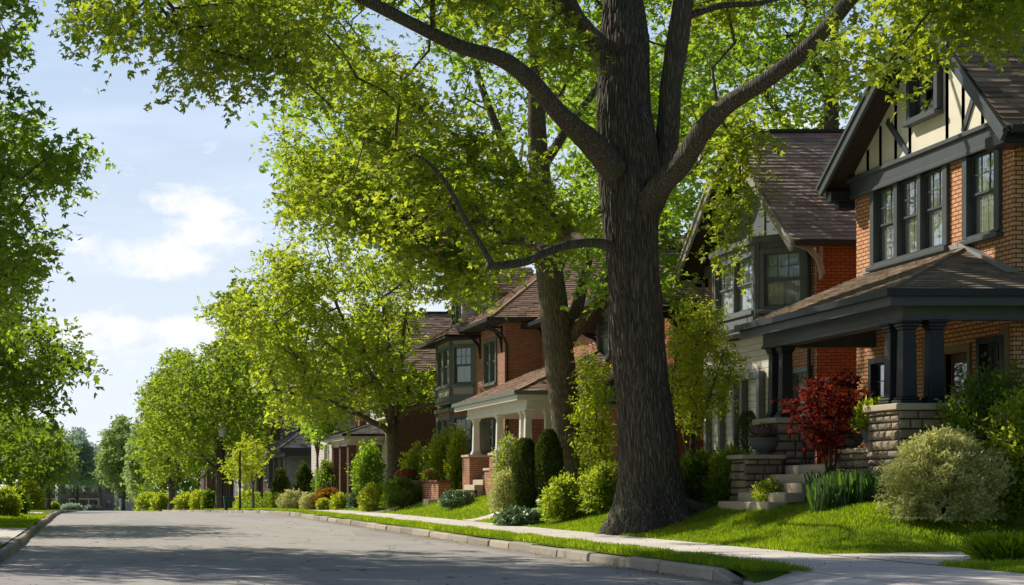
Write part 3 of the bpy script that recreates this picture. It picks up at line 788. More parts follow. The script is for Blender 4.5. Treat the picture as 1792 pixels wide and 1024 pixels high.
# ------------------------------------------------------------------ ground
def m_road():
    g = NG('asphalt'); p = g.pos(); x, y, z = g.sep(p)
    f = g.noise(p, 38, 4, .7); b = g.noise(g.mapv(p, (.8, .25, 1)), 1.0, 5); s = g.noise(g.mapv(p, (2.4, .12, 1)), 1.0, 3)
    dist = g.n('ShaderNodeVectorMath', {0: p, 1: g.n('ShaderNodeTexNoise', {'Vector': p, 'Scale': 1.3, 'Detail': 4}).outputs[1]}, operation='ADD').outputs[0]
    cr = g.n('ShaderNodeTexVoronoi', {'Vector': g.mapv(dist, (.42, .28, 1)), 'Scale': 1.0}, feature='DISTANCE_TO_EDGE').outputs[0]
    crack = g.math('MULTIPLY', g.math('LESS_THAN', cr, .006), g.math('GREATER_THAN', b, .47))
    col = g.mix(b, c4(.36,.325,.285), c4(.55,.495,.435)); col = g.mix(g.math('MULTIPLY', s, .4), col, c4(.30,.27,.24))
    col = g.mix(g.math('MULTIPLY', g.math('GREATER_THAN', f, .60), .5), col, c4(.75,.68,.60)); col = g.mix(g.math('MULTIPLY', g.math('LESS_THAN', f, .42), .6), col, c4(.26,.24,.22))
    pat = g.n('ShaderNodeTexVoronoi', {'Vector': g.mapv(p, (.30, .11, 1)), 'Scale': 1.0}).outputs['Color']
    pv = g.sep(pat)[0]; col = g.mix(g.math('MULTIPLY', g.math('GREATER_THAN', pv, .72), .45), col, c4(.30,.275,.25))
    st = g.noise(g.mapv(p, (1.2, .5, 1)), 1.0, 6, .7); col = g.mix(g.math('MULTIPLY', g.math('SUBTRACT', st, .54, clamp=True), 2.4, clamp=True), col, c4(.20,.185,.17))
    edge = g.math('ADD', g.math('SUBTRACT', x, 7.75), g.math('MULTIPLY', st, .5)); col = g.mix(g.math('MULTIPLY', g.math('MULTIPLY', edge, 2.0, clamp=True), .5), col, c4(.16,.13,.09))
    col = g.mix(g.math('MULTIPLY', crack, .85), col, c4(.04,.04,.04))
    return g.bsdf(col, .85, g.bump(g.math('SUBTRACT', f, crack), .7, .01), .25)
def m_concrete(name, c, joint=1.6, ax='Y'):
    g = NG(name); p = g.pos(); x, y, z = g.sep(p); q = y if ax == 'Y' else x
    f = g.noise(p, 28, 5, .7); b = g.noise(p, .9, 5); st = g.noise(g.mapv(p, (1, 1, 1)), 4, 4)
    fr = g.math('FRACT', g.math('DIVIDE', q, joint)); j = g.math('LESS_THAN', fr, .014)
    cell = g.n('ShaderNodeTexWhiteNoise', {'W': g.math('FLOOR', g.math('DIVIDE', q, joint))}, noise_dimensions='1D').outputs[0]
    col = g.mix(b, sc(c, .72), sc(c, 1.15)); col = g.mix(g.math('MULTIPLY', cell, .35), col, sc(c, .6)); col = g.mix(g.math('MULTIPLY', f, .4), col, sc(c, .6))
    col = g.mix(g.math('MULTIPLY', g.math('GREATER_THAN', st, .62), .25), col, sc(c, .45))
    col = g.mix(g.math('MULTIPLY', j, .85), col, sc(c, .12))
    return g.bsdf(col, .88, g.bump(g.math('SUBTRACT', g.math('MULTIPLY', f, .3), j), .6, .01), .2)
def m_grass(name):
    g = NG(name); p = g.pos(); a = g.noise(p, .55, 4); b = g.noise(p, 34, 4, .7); c = g.noise(p, 4, 4)
    col = g.mix(a, c4(.12,.22,.010), c4(.26,.36,.020)); col = g.mix(g.math('MULTIPLY', c, .5), col, c4(.28,.34,.04)); col = g.mix(g.math('MULTIPLY', b, .7), col, c4(.04,.09,.008))
    x, y, z = g.sep(p); ex = g.math('SUBTRACT', x, 12.15); ey = g.math('SUBTRACT', y, 37.2)
    d = g.math('SQRT', g.math('ADD', g.math('MULTIPLY', ex, ex), g.math('MULTIPLY', ey, ey)))
    d = g.math('ADD', d, g.math('MULTIPLY', g.math('SUBTRACT', c, .5), 1.2))
    col = g.mix(g.math('SUBTRACT', 1.9, d, clamp=True), col, c4(.13,.085,.05))
    return g.bsdf(col, .95, g.bump(b, 1.0, .05), .08)
M['road'] = m_road(); M['walk'] = m_concrete('concrete', (.86,.77,.66)); M['walkx'] = m_concrete('path_concrete', (.82,.73,.62), 1.5, 'X')
M['grass'] = m_grass('grass_base'); M['kerb'] = m_stone('kerb_stone', (.50,.44,.36), .9, 4)
M['gblade'] = m_leaf('grass_blade', c4(.07,.17,.006), c4(.26,.38,.018), c4(.75,.90,.02), .5, .02)
M['litter'] = m_leaf('dry_leaf', c4(.16,.10,.03), c4(.35,.26,.08), c4(.2,.15,.04), .2, .02)

def lin(a, b, st): n = max(1, int(round((b-a)/st))); return [a+(b-a)*i/n for i in range(n+1)]
def sheet(name, xs, ys, zf, mat):
    mb = MB(); vs = [(x, y, zf(x, y)) for y in ys for x in xs]; nx = len(xs)
    mb.add(vs, [(j*nx+i, j*nx+i+1, (j+1)*nx+i+1, (j+1)*nx+i) for j in range(len(ys)-1) for i in range(nx-1)])
    o = mb.build(name, mat, smooth=True); return tag(o, kind='structure')
YS = lin(12, 64, 1)+lin(66, 400, 4)
sheet('ground', [-3000, -500, -60, -1.9, -1.5, 8.2, 11.3, 60, 500, 3000], [-60, 0, 12]+YS[1:]+[700, 3000], lambda x, y: road_z(y)-.08, M['grass'])
sheet('road', [-1.46, 1, 3.4, 5.8, 8.14], [0]+YS, lambda x, y: road_z(y)+.0+.05*(1-((x-3.34)/4.8)**2)*0, M['road'])
sheet('cross_street', [-80, -1.46, 8.14, 80], [372, 381], lambda x, y: road_z(y)+.02, M['road'])
def kerb(name, x0, x1, ya, yb, s):
    mb = MB(); y = ya; rg = random.Random(5)
    while y < yb:
        L = rg.uniform(1.5, 2.2) if y < 110 else 6
        e = min(y+L, yb); j = rg.uniform(-.022, .022); k = rg.uniform(-.018, .016)
        z = (lambda q: road_z(q)-.11*max(0, min(1, (22.5-q)/.6))) if s > 0 else (lambda q: road_z(q))
        if s > 0 and y == ya: e = y+.6
        a = y+.008; b = e-.008; bt = .025*s
        mb.hexa([(x0+j,a,z(a)-.1),(x1+j,a,z(a)-.1),(x1+j,b,z(b)-.1),(x0+j,b,z(b)-.1),(x0+j+(bt if s>0 else 0),a,z(a)+.14+k),(x1+j+(bt if s<0 else 0),a,z(a)+.145+k),(x1+j+(bt if s<0 else 0),b,z(b)+.145+k),(x0+j+(bt if s>0 else 0),b,z(b)+.14+k)], .022)
        y = e
    return tag(mb.build(name, M['kerb']), kind='structure')
kerb('kerb_right', 8.13, 8.34, 21.9, 371, 1); kerb('kerb_left', -1.64, -1.45, 12, 371, -1)
mb = MB()
mb.hexa([(8.145,14,-.1),(9.035,14,-.1),(9.035,22.6,-.1),(8.345,22.6,-.1),(8.145,14,.012),(9.035,14,.160),(9.035,22.6,.155),(8.345,22.6,.02)])
tag(mb.build('driveway_apron', M['walk']), kind='structure')
sheet('verge_right', [8.315, 8.5, 8.8, 9.04], [21.5, 21.8, 22.1]+lin(22.5, 110, 1)+lin(114, 370, 4), lambda x, y: road_z(y)+.145*(1 if x > 8.9 else sm((y-21.3)/.9))+(.03 if 8.4 < x < 8.9 else 0)+.006, M['grass'])
sheet('sidewalk_right', [9.03, 10, 11.32], YS, lambda x, y: road_z(y)+.155+.02*(x-8.3)/3, M['walk'])
sheet('lawn_right', [11.3, 11.34]+lin(11.5, 16, .25)+[18, 22, 30, 60], lin(12, 90, .5)+lin(92, 370, 3), lambda x, y: ground_z(x, y) if x > 11.31 else road_z(y)+.15, M['grass'])
sheet('lawn_left', [-60, -20, -8, -4, -2, -1.61], YS, lambda x, y: ground_z(x-.01, y), M['grass'])
PATHS = [('front_path', 11.3, 20, 22.9, 26.5), ('garden_path', 11.3, 14.2, 50.8, 52.4), ('brick_house_path', 11.3, 14.6, 67.5, 69.2), ('driveway', 8.34, 16, 88, 92)]
for nm, a, b, c, d in PATHS:
    sheet(nm, lin(a, b, .4), lin(c, d, .5), lambda x, y: max(ground_z(x, y), road_z(y)+.17)+.014, M['walkx'])
sheet('driveway_left', [-20, -8, -4, -2, -1.61], lin(31.5, 43.5, 2), lambda x, y: ground_z(x-.01, y)+.012, M['walk'])
sheet('path_left', [-20, -8, -4, -1.9], lin(64, 69, 1), lambda x, y: ground_z(x-.01, y)+.012, M['walk'])

def blades(name, label, rects, dens, h, wd, seed):
    rng = np.random.default_rng(seed); PS = []; DE = []
    for (a, b, c, d) in rects:
        n = int((b-a)*(d-c)*dens); x = rng.uniform(a, b, n); y = rng.uniform(c, d, n)
        if a > 11:
            for nm, pa, pb, pc, pd in PATHS:
                k = ~((x > pa) & (x < pb) & (y > pc+.02) & (y < pd-.02)); x = x[k]; y = y[k]
        PS.append(np.stack([x, y], 1))
    p = np.concatenate(PS); dd = np.hypot(p[:, 0]-12.15, p[:, 1]-37.2); p = p[dd > 1.05+rng.normal(size=len(dd))*.25]; z = np.array([(ground_z(a, b) if not 8.33 < a < 9.09 else road_z(b)+.17) for a, b in p])-.01
    n = len(p); pos = np.stack([p[:, 0], p[:, 1], z], 1)
    ax = rng.normal(size=(n, 3))*.42; ax[:, 2] = 1; no = rng.normal(size=(n, 3)); no[:, 2] *= .3
    pat = np.array([noise.noise(Vector((a*.9, b*.9, 0))) for a, b in p])
    sz = h*rng.uniform(.5, 1.3, n)*(1+.5*pat); val = np.clip(.45+.5*pat+rng.uniform(-.3, .3, n), 0, 1)
    o = link_mesh(name, leaf_mesh(name, pos, ax, no, sz, val, 'narrow'), M['gblade'])
    o.data.name = name
    return tag(o, label, 'grass', kind='stuff')
blades('lawn_grass', 'short sunlit grass growing on the front lawns', [(11.31, 16.5, 26.3, 34), (11.3, 15, 34, 46), (11.3, 14, 18, 26.5)], 1700, .075, 1, 1)
blades('far_lawn_grass', 'short grass on the lawns beyond the old maple', [(11.3, 15, 46, 92)], 380, .085, 1, 2)
blades('verge_grass', 'narrow band of grass between kerb and sidewalk', [(8.33, 9.08, 21.55, 60)], 2100, .095, 1, 3)
blades('far_verge_grass', 'grass band by the kerb far down the street', [(8.33, 9.08, 60, 88), (8.33, 9.08, 92, 130)], 500, .09, 1, 4)
blades('left_verge_grass', 'grass on the left side of the street', [(-4, -1.62, 43.5, 64), (-4, -1.62, 24, 31.5)], 500, .08, 1, 5)

# ------------------------------------------------------------------ house with cream gable
def holeX(ya, yb, z0, z1): return (-yb, -ya, z0, z1)
h = thing('brick_house', 'orange brick house with cream half timbered gable and dark pillared porch', 'house', (17, 34.8, .9))
f = frX(17.0); YN, YF = 31.6, 38.1
wins = [(34.1, 37.15, 6.03, 7.62, 3), (32.15, 33.2, 6.03, 7.62, 1)]
low = [(31.95, 32.75, 2.3, 3.95), (36.0, 37.3, 2.3, 3.9)]
b = MB(); wall(b, f, -YF, -YN, .8, 7.82, [holeX(a, c, d, e) for a, c, d, e, _ in wins]+[holeX(*q) for q in low]+[holeX(33.2, 34.1, 1.7, 3.85)])
wall(b, frY(YN), 17.0, 27, .8, 7.82, [(17.9, 18.7, 2.5, 3.9), (19.6, 20.4, 1.7, 3.8)]); wall(b, Fr((0, YF, 0), (1, 0, 0), (0, 1, 0)), 17, 27, .8, 7.82)
b.quad((27, YN, .8), (27, YF, .8), (27, YF, 7.82), (27, YN, 7.82))
b.build('wall', M['brick1'], h)
for a, c, d, e, n in wins: window(h, f, -c, -a, d, e, cols=n, grid=(3, 2), tw=.15, proud=.07, back=.14)
for a, c, d, e in low: window(h, f, -c, -a, d, e, cols=1, tw=.1, trim='trimdark', glass='glassd')
window(h, frY(YN), 17.9, 18.7, 2.5, 3.9, trim='trimdark', glass='glassd')
d_ = MB(); f.box(d_, -34.05, -33.25, 1.72, 3.83, -.12, -.07); do = d_.build('door', M['wood'], h)
k = MB(); f.box(k, -33.95, -33.35, 2.8, 3.65, -.075, -.06); k.build('pane', M['glassd'], do)
k = MB(); f.box(k, -34.2, -34.1, 1.7, 4.0, -.14, .05); f.box(k, -33.2, -33.1, 1.7, 4.0, -.14, .05); f.box(k, -34.1, -33.2, 3.86, 4.0, -.14, .045); k.build('frame', M['tan'], do)
k = MB(); k.lathe((16.96, 33.38, 2.75), [(.0, -.03), (.03, -.015), (.03, .015), (.0, .03)], 10); k.build('handle', M['metal'], do)
t2 = MB(); f.box(t2, -32.0, -31.75, 1.7, 4.2, 0, .05); f.box(t2, -35.0, -34.75, 1.7, 4.2, 0, .05); t2.build('porch_pilaster', M['tan'], h)
# gable: stucco, timbers, attic window
AY, AZ = 34.1, 10.98
gb = MB(); gable_hole(gb, 16.96, YN+.02, YF-.02, 8.02, AY, 10.86, 8.2, 8.22, (34.25, 35.3, 8.78, 9.86))
gb.build('gable_panel', M['cream'], h)
roofz = lambda y: AZ-(AZ-7.72)*(AY-y)/(AY-30.7) if y < AY else AZ-(AZ-8.02)*(y-AY)/(38.55-AY)
tb = MB()
bt = MB(); f.box(bt, -YF-.08, -YN+.05, 7.68, 8.0, -.02, .11, .01); f.box(bt, -YF-.12, -YN+.09, 7.98, 8.07, -.02, .17, .01); f.box(bt, -YF-.1, -YN+.07, 7.60, 7.69, -.02, .135, .01); bt.build('gable_beam', M['trim'], h)
for y in (31.95, 32.62, 33.35, 33.98, 35.52, 36.15, 36.85, 37.45):
    z1 = min(roofz(y)-.18, 10.5)
    if z1 > 8.2: f.box(tb, -y-.065, -y+.065, 8.07, z1, -.03, .04)
f.box(tb, -34.95, -34.85, 8.07, 8.62, -.03, .035)
f.box(tb, -35.5, -34.0, 9.98, 10.1, -.03, .045)
def brace(y0, z0, y1, z1): tb.beam((16.957, y0, z0), (16.957, y1, z1), .13, .07, up=(1, 0, 0))
brace(33.32, 8.12, 32.66, 9.08); brace(35.55, 8.12, 36.5, 9.0)
tb.build('timber', M['trim'], h)
window(h, Fr((16.93, 0, 0), (0, -1, 0), (-1, 0, 0)), -35.3, -34.25, 8.78, 9.86, tw=.12, grid=(3, 2), proud=.10, back=.05, curtain='open', both=True)
gable_roof(h, 16.38, 27.4, 30.72, 7.72, AY, AZ, 38.55, 8.02, 'roof1', 'trim', course=.18, th=.11, seed=4, barge=.27)
# corbels under the gable feet
k = MB(); k.box(16.45, 17.0, 38.12, 38.42, 7.55, 7.80, .02); k.box(16.62, 17.0, 38.12, 38.36, 7.38, 7.55, .03); k.box(16.45, 17.0, 30.9, 31.58, 7.42, 7.64, .02); k.build('corbel', M['trimdark'], h)
hip_porch(h, 14.26, 16.995, 30.6, 37.75, 4.74, 5.87, 'roof2', 'trimdark', near_hip=2.7, far_hip=0, beam='trim', beamz=.38, colx=14.8, Xback=25, ynb=31.595, sof='soffitl', seed=21)
k = MB()   # lead flashing along wall
k.beam((16.97, 37.7, 5.93), (16.97, 33.3, 5.93), .05, .10); k.beam((16.96, 33.34, 5.93), (16.96, 31.55, 5.20), .07, .22, up=(1, 0, 0)); k.build('flashing', M['metal'], h)
cb = 4.24
for (x, y) in ((14.8, 31.12), (14.8, 31.62), (15.3, 31.12)):
    k = MB(); sq_column(k, x, y, 2.72, cb, .27); k.build('column', M['trimdark'], h)
for (x, y) in ((14.8, 36.55), (14.8, 37.1)):
    k = MB(); sq_column(k, x, y, 2.68, cb, .25); k.build('column', M['trimdark'], h)
stone_block(h, 14.5, 15.62, 30.78, 31.98, .7, 2.60, 'stone_pier', .12, 3)
stone_block(h, 14.5, 15.3, 36.25, 37.35, .75, 2.56, 'stone_pier', .12, 8)
stone_block(h, 14.52, 14.98, 31.98, 33.55, .72, 1.86, 'stone_parapet', .09, 13, .03)
stone_block(h, 13.72, 14.52, 36.02, 36.75, .68, 1.80, 'stone_parapet', .09, 17)
fl = MB(); fl.box(14.98, 17, 30.8, 37.7, 1.5, 1.68); fl.box(14.9, 14.99, 33.56, 36.0, 1.4, 1.685); fl.build('porch_floor', M['cap'], h)
pw = MB(); pw.box(15.0, 15.4, 37.35, 37.7, .8, 1.5); pw.box(15.62, 25, 30.9, 31.0, .8, 1.5); pw.build('porch_base', M['stone'], h)
for i in range(5):
    k = MB(); x = 14.92-.33*i; z = 1.66-.185*i
    k.box(x-.36, 15.0 if i == 0 else x+.06, 33.57-(0.0 if i < 4 else -.0), 36.0+(.25 if i == 4 else 0), z-.21, z-.002*i, .022)
    k.build('step', M['cap'], h)
k = MB()
for x in (14.95, 15.25):
    k.tube([(x, 35.9, 1.66), (x, 35.9, 2.5)], .02, 8)
k.tube([(14.9, 35.9, 2.5), (15.6, 35.9, 2.52)], .02, 8)
k.build('handrail', M['iron'], h)

# ------------------------------------------------------------------ house with grey bay
def bay(root, Xf, Xo, y0, y1, z0, z1, trim, dz, panel='trimgrey', ca=.55, curtain=True, grid=(3, 2), topb=.3):
    """three sided bay: near cheek, front, far cheek"""
    yn, yf = y0+ca, y1-ca; pts = [(Xf, y0), (Xo, yn), (Xo, yf), (Xf, y1)]; mb = MB()
    for (xa, ya), (xb, yb) in zip(pts, pts[1:]):
        U = Vector((xa-xb, ya-yb, 0)); L = U.length; W = Vector((U.y, -U.x, 0)).normalized()
        if W.x > 0: W = -W
        o = Vector((xb, yb, 0)); fr = Fr(o, U, W); m = .13
        wall(mb, fr, 0, L, z0, z1, [(m+.05, L-m-.05, z0+dz, z1-topb)])
        window(root, fr, m+.05, L-m-.05, z0+dz, z1-topb, trim=trim, tw=.09, grid=grid, proud=.04, curtain=curtain, sill=True, cols=2 if L > 2.2 else 1)
        t = MB(); fr.box(t, -.05, .08, z0, z1, -.05, .05); fr.box(t, L-.08, L+.05, z0, z1, -.05, .052); t.build('corner_board', M[trim], root)
    mb.build('bay_wall', M[panel], root)
    for (za, zb, e) in ((z0-.18, z0+.02, .10), (z1-.04, z1+.12, .12), (z0-.30, z0-.18, .04)):
        s = MB(); q = [(Xf, y0-e), (Xo-e, yn-e*.4), (Xo-e, yf+e*.4), (Xf, y1+e)]
        s.add([(x, y, za) for x, y in q]+[(x, y, zb) for x, y in q], [(0, 1, 2, 3)[::-1], (4, 5, 6, 7), (0, 1, 5, 4), (1, 2, 6, 5), (2, 3, 7, 6), (3, 0, 4, 7)])
        s.build('bay_moulding', M[trim], root)
def simple_gable_house(name, label, Xf, yn, yf, zg, ze, za, wallm, sidem, roofm, trim, wins, over=.65, side_wins=(), gmat='trimgrey', back=10, gtim=True, barge=.2, sof='soffit', zf=None, sof_brackets=True, bargem=None, zb=None):
    ym = (yn+yf)/2; h = thing(name, label, 'house', (Xf, ym, zg)); f = frX(Xf)
    b = MB(); wall(b, f, -yf, -yn, zg-.2, ze-.1, [holeX(*q[:4]) for q in wins]); b.build('wall', M[wallm], h)
    b = MB(); wall(b, frY(yn), Xf, Xf+back, zg-.2, ze-.1, [q[:4] for q in side_wins]); wall(b, Fr((0, yf, 0), (1, 0, 0), (0, 1, 0)), Xf, Xf+back, zg-.2, ze-.1)
    b.quad((Xf+back, yn, zg-.2), (Xf+back, yf, zg-.2), (Xf+back, yf, ze-.1), (Xf+back, yn, ze-.1)); b.build('side_wall', M[sidem], h)
    for q in wins: window(h, f, -q[1], -q[0], q[2], q[3], trim=trim, cols=q[4] if len(q) > 4 else 1, tw=.1)
    for q in side_wins: window(h, frY(yn), q[0], q[1], q[2], q[3], trim=trim, tw=.1)
    g = MB(); gable_wall(g, Xf-.03, yn+.02, yf-.02, ze-.1, ym, za-.14); g.build('gable_panel', M[gmat], h)
    t = MB(); f.box(t, -yf-.05, -yn+.05, ze-.32, ze-.02, -.02, .10)
    if gtim:
        k = 7
        for i in range(1, k):
            y = yn+(yf-yn)*i/k; z1 = za-.3-(za-ze)*abs(y-ym)/((yf-yn)/2)
            if z1 > ze+.2: f.box(t, -y-.06, -y+.06, ze-.02, z1, 0, .07)
    t.build('timber', M[trim], h)
    sl = (za-ze)/((yf-yn)/2)
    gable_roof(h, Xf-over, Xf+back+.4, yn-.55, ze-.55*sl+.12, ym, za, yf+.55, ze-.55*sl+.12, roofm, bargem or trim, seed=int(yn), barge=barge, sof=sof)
    if sof_brackets:
        for y in (yn-.3, yf+.3):
            k = MB(); bracket(k, Xf, Xf-over+.1, y if abs(y-yn) > .5 else y, ze-.35, .8); k.build('bracket', M[bargem or trim], h)
    return h, f
h2, f2 = simple_gable_house('brick_house', 'red brick house with grey upper bay window, brown roof and weathered bargeboard', 17.2, 40.65, 47.8, .9, 7.35, 10.35, 'brick3', 'brick2', 'roof5', 'trimgrey',
    [(41.0, 42.0, 2.2, 4.0)], over=.8, bargem='trimwarm', barge=.26)
bay(h2, 17.19, 16.25, 41.05, 45.6, 5.35, 7.2, 'trimgrey', .22, ca=.85)
sd_ = MB(); sd_.box(16.75, 17.19, 42.35, 46.9, .75, 5.0); sd_.build('siding_panel', M['sidingb'], h2)
for (a, c) in ((42.75, 43.75), (44.4, 46.3)):
    window(h2, Fr((16.745, 0, 0), (0, -1, 0), (-1, 0, 0)), -c, -a, 1.95, 3.95, trim='trimgrey', cols=1 if c-a < 1.2 else 2, proud=.16, back=-.02, curtain=False, glass='glass', tw=.14)
k = MB(); k.tube([(17.1, 40.95, 6.9), (17.12, 40.9, 6.6), (17.12, 40.9, 1)], .05, 8); k.build('downspout', M['trimdark'], h2)

h2b, f2b = simple_gable_house('brick_house', 'dark red brick house with brown gable behind the two big trunks', 17.2, 50.6, 57.4, .9, 6.7, 8.7, 'brick2', 'brick2', 'roof3', 'trimdark',
    [(51.6, 53.0, 5.0, 6.5, 2), (55.0, 56.2, 5.0, 6.5, 1), (51.6, 53.0, 2.2, 3.9, 2)], over=.7)
hip_porch(h2b, 15.2, 17.18, 50.3, 53.9, 4.3, 5.1, 'roof3', 'trimdark', near_hip=1.4, far_hip=0, beam='green', colx=15.6, seed=31)

M['tanpanel'] = m_paint('taupe_panel', (.42,.38,.31), .6, .15)
# ------------------------------------------------------------------ brown brick house with white porch
h3 = thing('brick_house', 'brown brick house with white columned corner porch, bay window and small dormer', 'house', (16, 64, .9))
f = frX(15.6); b = MB(); w3 = [(66.0, 67.9, 5.25, 6.85), (65.6, 67.4, 2.2, 4.0)]
wall(b, f, -74.5, -64.7, .7, 7.4, [holeX(*q) for q in w3]); wall(b, frY(64.7), 15.6, 26, .7, 7.4)
wall(b, frX(17.0), -64.7, -54.4, .7, 7.2, [holeX(56.2, 57.4, 5.5, 6.9), holeX(57.6, 58.5, 1.7, 3.8), holeX(60, 61.2, 2.1, 3.8)]); wall(b, frY(54.4), 17.0, 26, .7, 7.2)
wall(b, Fr((0, 74.5, 0), (1, 0, 0), (0, 1, 0)), 15.6, 26, .7, 7.4)
b.build('wall', M['brick3'], h3)
window(h3, f, -67.9, -66.0, 5.25, 6.85, trim='green', cols=2, tw=.1); window(h3, f, -67.4, -65.6, 2.2, 4.0, trim='green', cols=2, tw=.1)
window(h3, frX(17.0), -57.4, -56.2, 5.5, 6.9, trim='green'); window(h3, frX(17.0), -58.5, -57.6, 1.72, 3.78, trim='white', sill=False); window(h3, frX(17.0), -61.2, -60, 2.1, 3.8, trim='white')
# main hipped roof
def hiproof(root, x0, x1, y0, y1, ze, zr, mat, o=.6, seed=1, dy=None, sof='soffit', gut='trimdark'):
    xm0 = x0+(y1-y0)/2*.75; ym = (y0+y1)/2; r = MB(); a, b_, c, d = x0-o, x1+o, y0-o, y1+o
    ra = (xm0, ym, zr); rb = (max(xm0+.5, x1-(y1-y0)/2*.75), ym, zr)
    shingles(r, (a, c, ze), (b_, c, ze), rb, ra, .19, .36, seed=seed); shingles(r, (a, d, ze), (b_, d, ze), rb, ra, .19, .36, seed=seed+1)
    shingles(r, (a, c, ze), (a, d, ze), ra, ra, .19, .36, seed=seed+2); shingles(r, (b_, c, ze), (b_, d, ze), rb, rb, .19, .36, seed=seed+3)
    ro = r.build('roof', M[mat], root)
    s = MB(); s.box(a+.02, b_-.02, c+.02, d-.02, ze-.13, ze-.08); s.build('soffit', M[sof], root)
    g_ = MB(); g_.beam((a-.05, c, ze-.05), (a-.05, d, ze-.05), .11, .14); g_.beam((a, c-.05, ze-.05), (b_, c-.05, ze-.05), .11, .14); g_.build('gutter', M[gut], root)
    k = MB(); k.beam((a, c, ze+.03), ra, .12, .04); k.beam((a, d, ze+.03), ra, .12, .04); k.beam(ra, rb, .14, .05); k.build('ridge_cap', M[mat], ro)
hiproof(h3, 15.6, 26, 64.7, 74.5, 7.5, 10.6, 'roof3', .75, 41)
hiproof(h3, 17.0, 26, 55.0, 64.0, 7.25, 9.9, 'roof3', .7, 47)
bay(h3, 15.59, 14.75, 69.6, 73.9, 4.9, 7.2, 'green', .5, panel='tanpanel', ca=.8)
bay(h3, 15.59, 14.75, 69.6, 73.9, 1.5, 4.3, 'green', .6, panel='brick3', ca=.8)
r = MB(); shingles(r, (14.2, 68.9, 7.3), (14.2, 74.8, 7.3), (15.7, 73.2, 8.2), (15.7, 70.4, 8.2), .19, .36, seed=50); shingles(r, (14.2, 68.9, 7.3), (15.7, 68.9, 7.3), (15.7, 70.4, 8.2), (15.69, 70.4, 8.2), .19, .36, seed=51)
r.build('bay_roof', M['roof3'], h3)
s = MB(); s.box(14.22, 15.6, 68.95, 74.75, 7.18, 7.24); s.build('soffit', M['soffit'], h3)
# dormer
b = MB(); fd = frX(15.35); wall(b, fd, -73.1, -71.0, 7.6, 9.35, [(-72.8, -71.3, 8.0, 9.15)]); wall(b, frY(71.0), 15.35, 18, 7.6, 9.35); b.add([(15.35, 71, 9.35), (15.35, 73.1, 9.35), (15.35, 72.05, 10.2)], [(0, 1, 2)])
dm = b.build('dormer', M['sidingb'], h3)
window(h3, fd, -72.8, -71.3, 8.0, 9.15, trim='trimgrey', cols=2, tw=.07)
r = MB(); shingles(r, (15.05, 70.7, 9.2), (18.5, 70.7, 9.2), (18.5, 72.05, 10.4), (15.05, 72.05, 10.4), .17, .3, seed=60); shingles(r, (15.05, 73.4, 9.2), (18.5, 73.4, 9.2), (18.5, 72.05, 10.4), (15.05, 72.05, 10.4), .17, .3, seed=61); r.build('dormer_roof', M['roof3'], dm)
for y in (65.1, 68.7, 64.0):
    k = MB(); bracket(k, 15.6 if y > 64.5 else 17.0, 14.95 if y > 64.5 else 16.35, y, 7.3, .9, .09); k.build('bracket', M['trimdark'], h3)
k = MB(); k.tube([(14.95, 64.75, 7.3), (15.5, 64.62, 6.9), (15.66, 64.6, 6.5), (15.66, 64.6, 1)], .045, 8); k.tube([(16.9, 64.55, 7.1), (17.05, 64.5, 6.6), (17.05, 64.5, 5)], .045, 8); k.build('downspout', M['trimdark'], h3)
# corner porch
hip_porch(h3, 13.4, 16.995, 54.0, 63.3, 4.22, 5.75, 'roof3', 'green', near_hip=3.4, far_hip=0, beam='white', beamz=.42, colx=13.95, Xback=22, ynb=54.395, sof='soffitl', gutter='green', seed=71)
for (x, y, hh) in ((13.95, 62.2, 2.35), (13.95, 58.6, 2.35), (13.95, 55.4, 2.35), (13.95, 54.8, 2.35), (14.6, 54.8, 2.35)):
    k = MB(); sq_column(k, x, y, hh, 3.69, .24, .8); k.build('column', M['white'], h3)
k = MB(); sq_column(k, 14.35, 62.75, 2.35, 3.69, .42, .8); k.build('column', M['green'], h3)
for (x0, x1, y0, y1) in ((13.65, 14.6, 61.9, 63.05), (13.68, 14.25, 58.25, 58.95), (13.65, 14.9, 54.4, 55.8)):
    brick_block(h3, x0, x1, y0, y1, .5, 2.26)
brick_block(h3, 13.8, 14.1, 55.8, 58.25, .5, 1.75, name='brick_parapet'); brick_block(h3, 13.8, 14.1, 58.95, 60.2, .5, 1.75, name='brick_parapet')
fl = MB(); fl.box(14.1, 17, 54.45, 63.2, 1.45, 1.62); fl.build('porch_floor', M['cap'], h3)
for i in range(4):
    k = MB(); k.box(13.75-.3*i, 14.12-.28*i, 60.2, 61.88, 1.2-.18*i-.2, 1.62-.18*i-.18, .015); k.build('step', M['cap'], h3)
pl = thing('brick_planter', 'low brown brick planter wall beside the white porch steps', 'planter wall', (13, 66, .7))
b = MB(); b.box(12.95, 13.4, 64.0, 68.6, .3, 1.35); b.build('brick_wall', M['brick3'], pl)
b = MB(); b.box(12.88, 13.47, 63.93, 68.67, 1.35, 1.44, .015); b.build('capstone', M['brick4'], pl)
b = MB(); b.box(12.3, 12.9, 66.5, 68.0, .28, .45, .02); b.box(12.6, 12.93, 64.2, 65.2, .4, .72, .02); b.build('stone_step', M['cap'], pl)

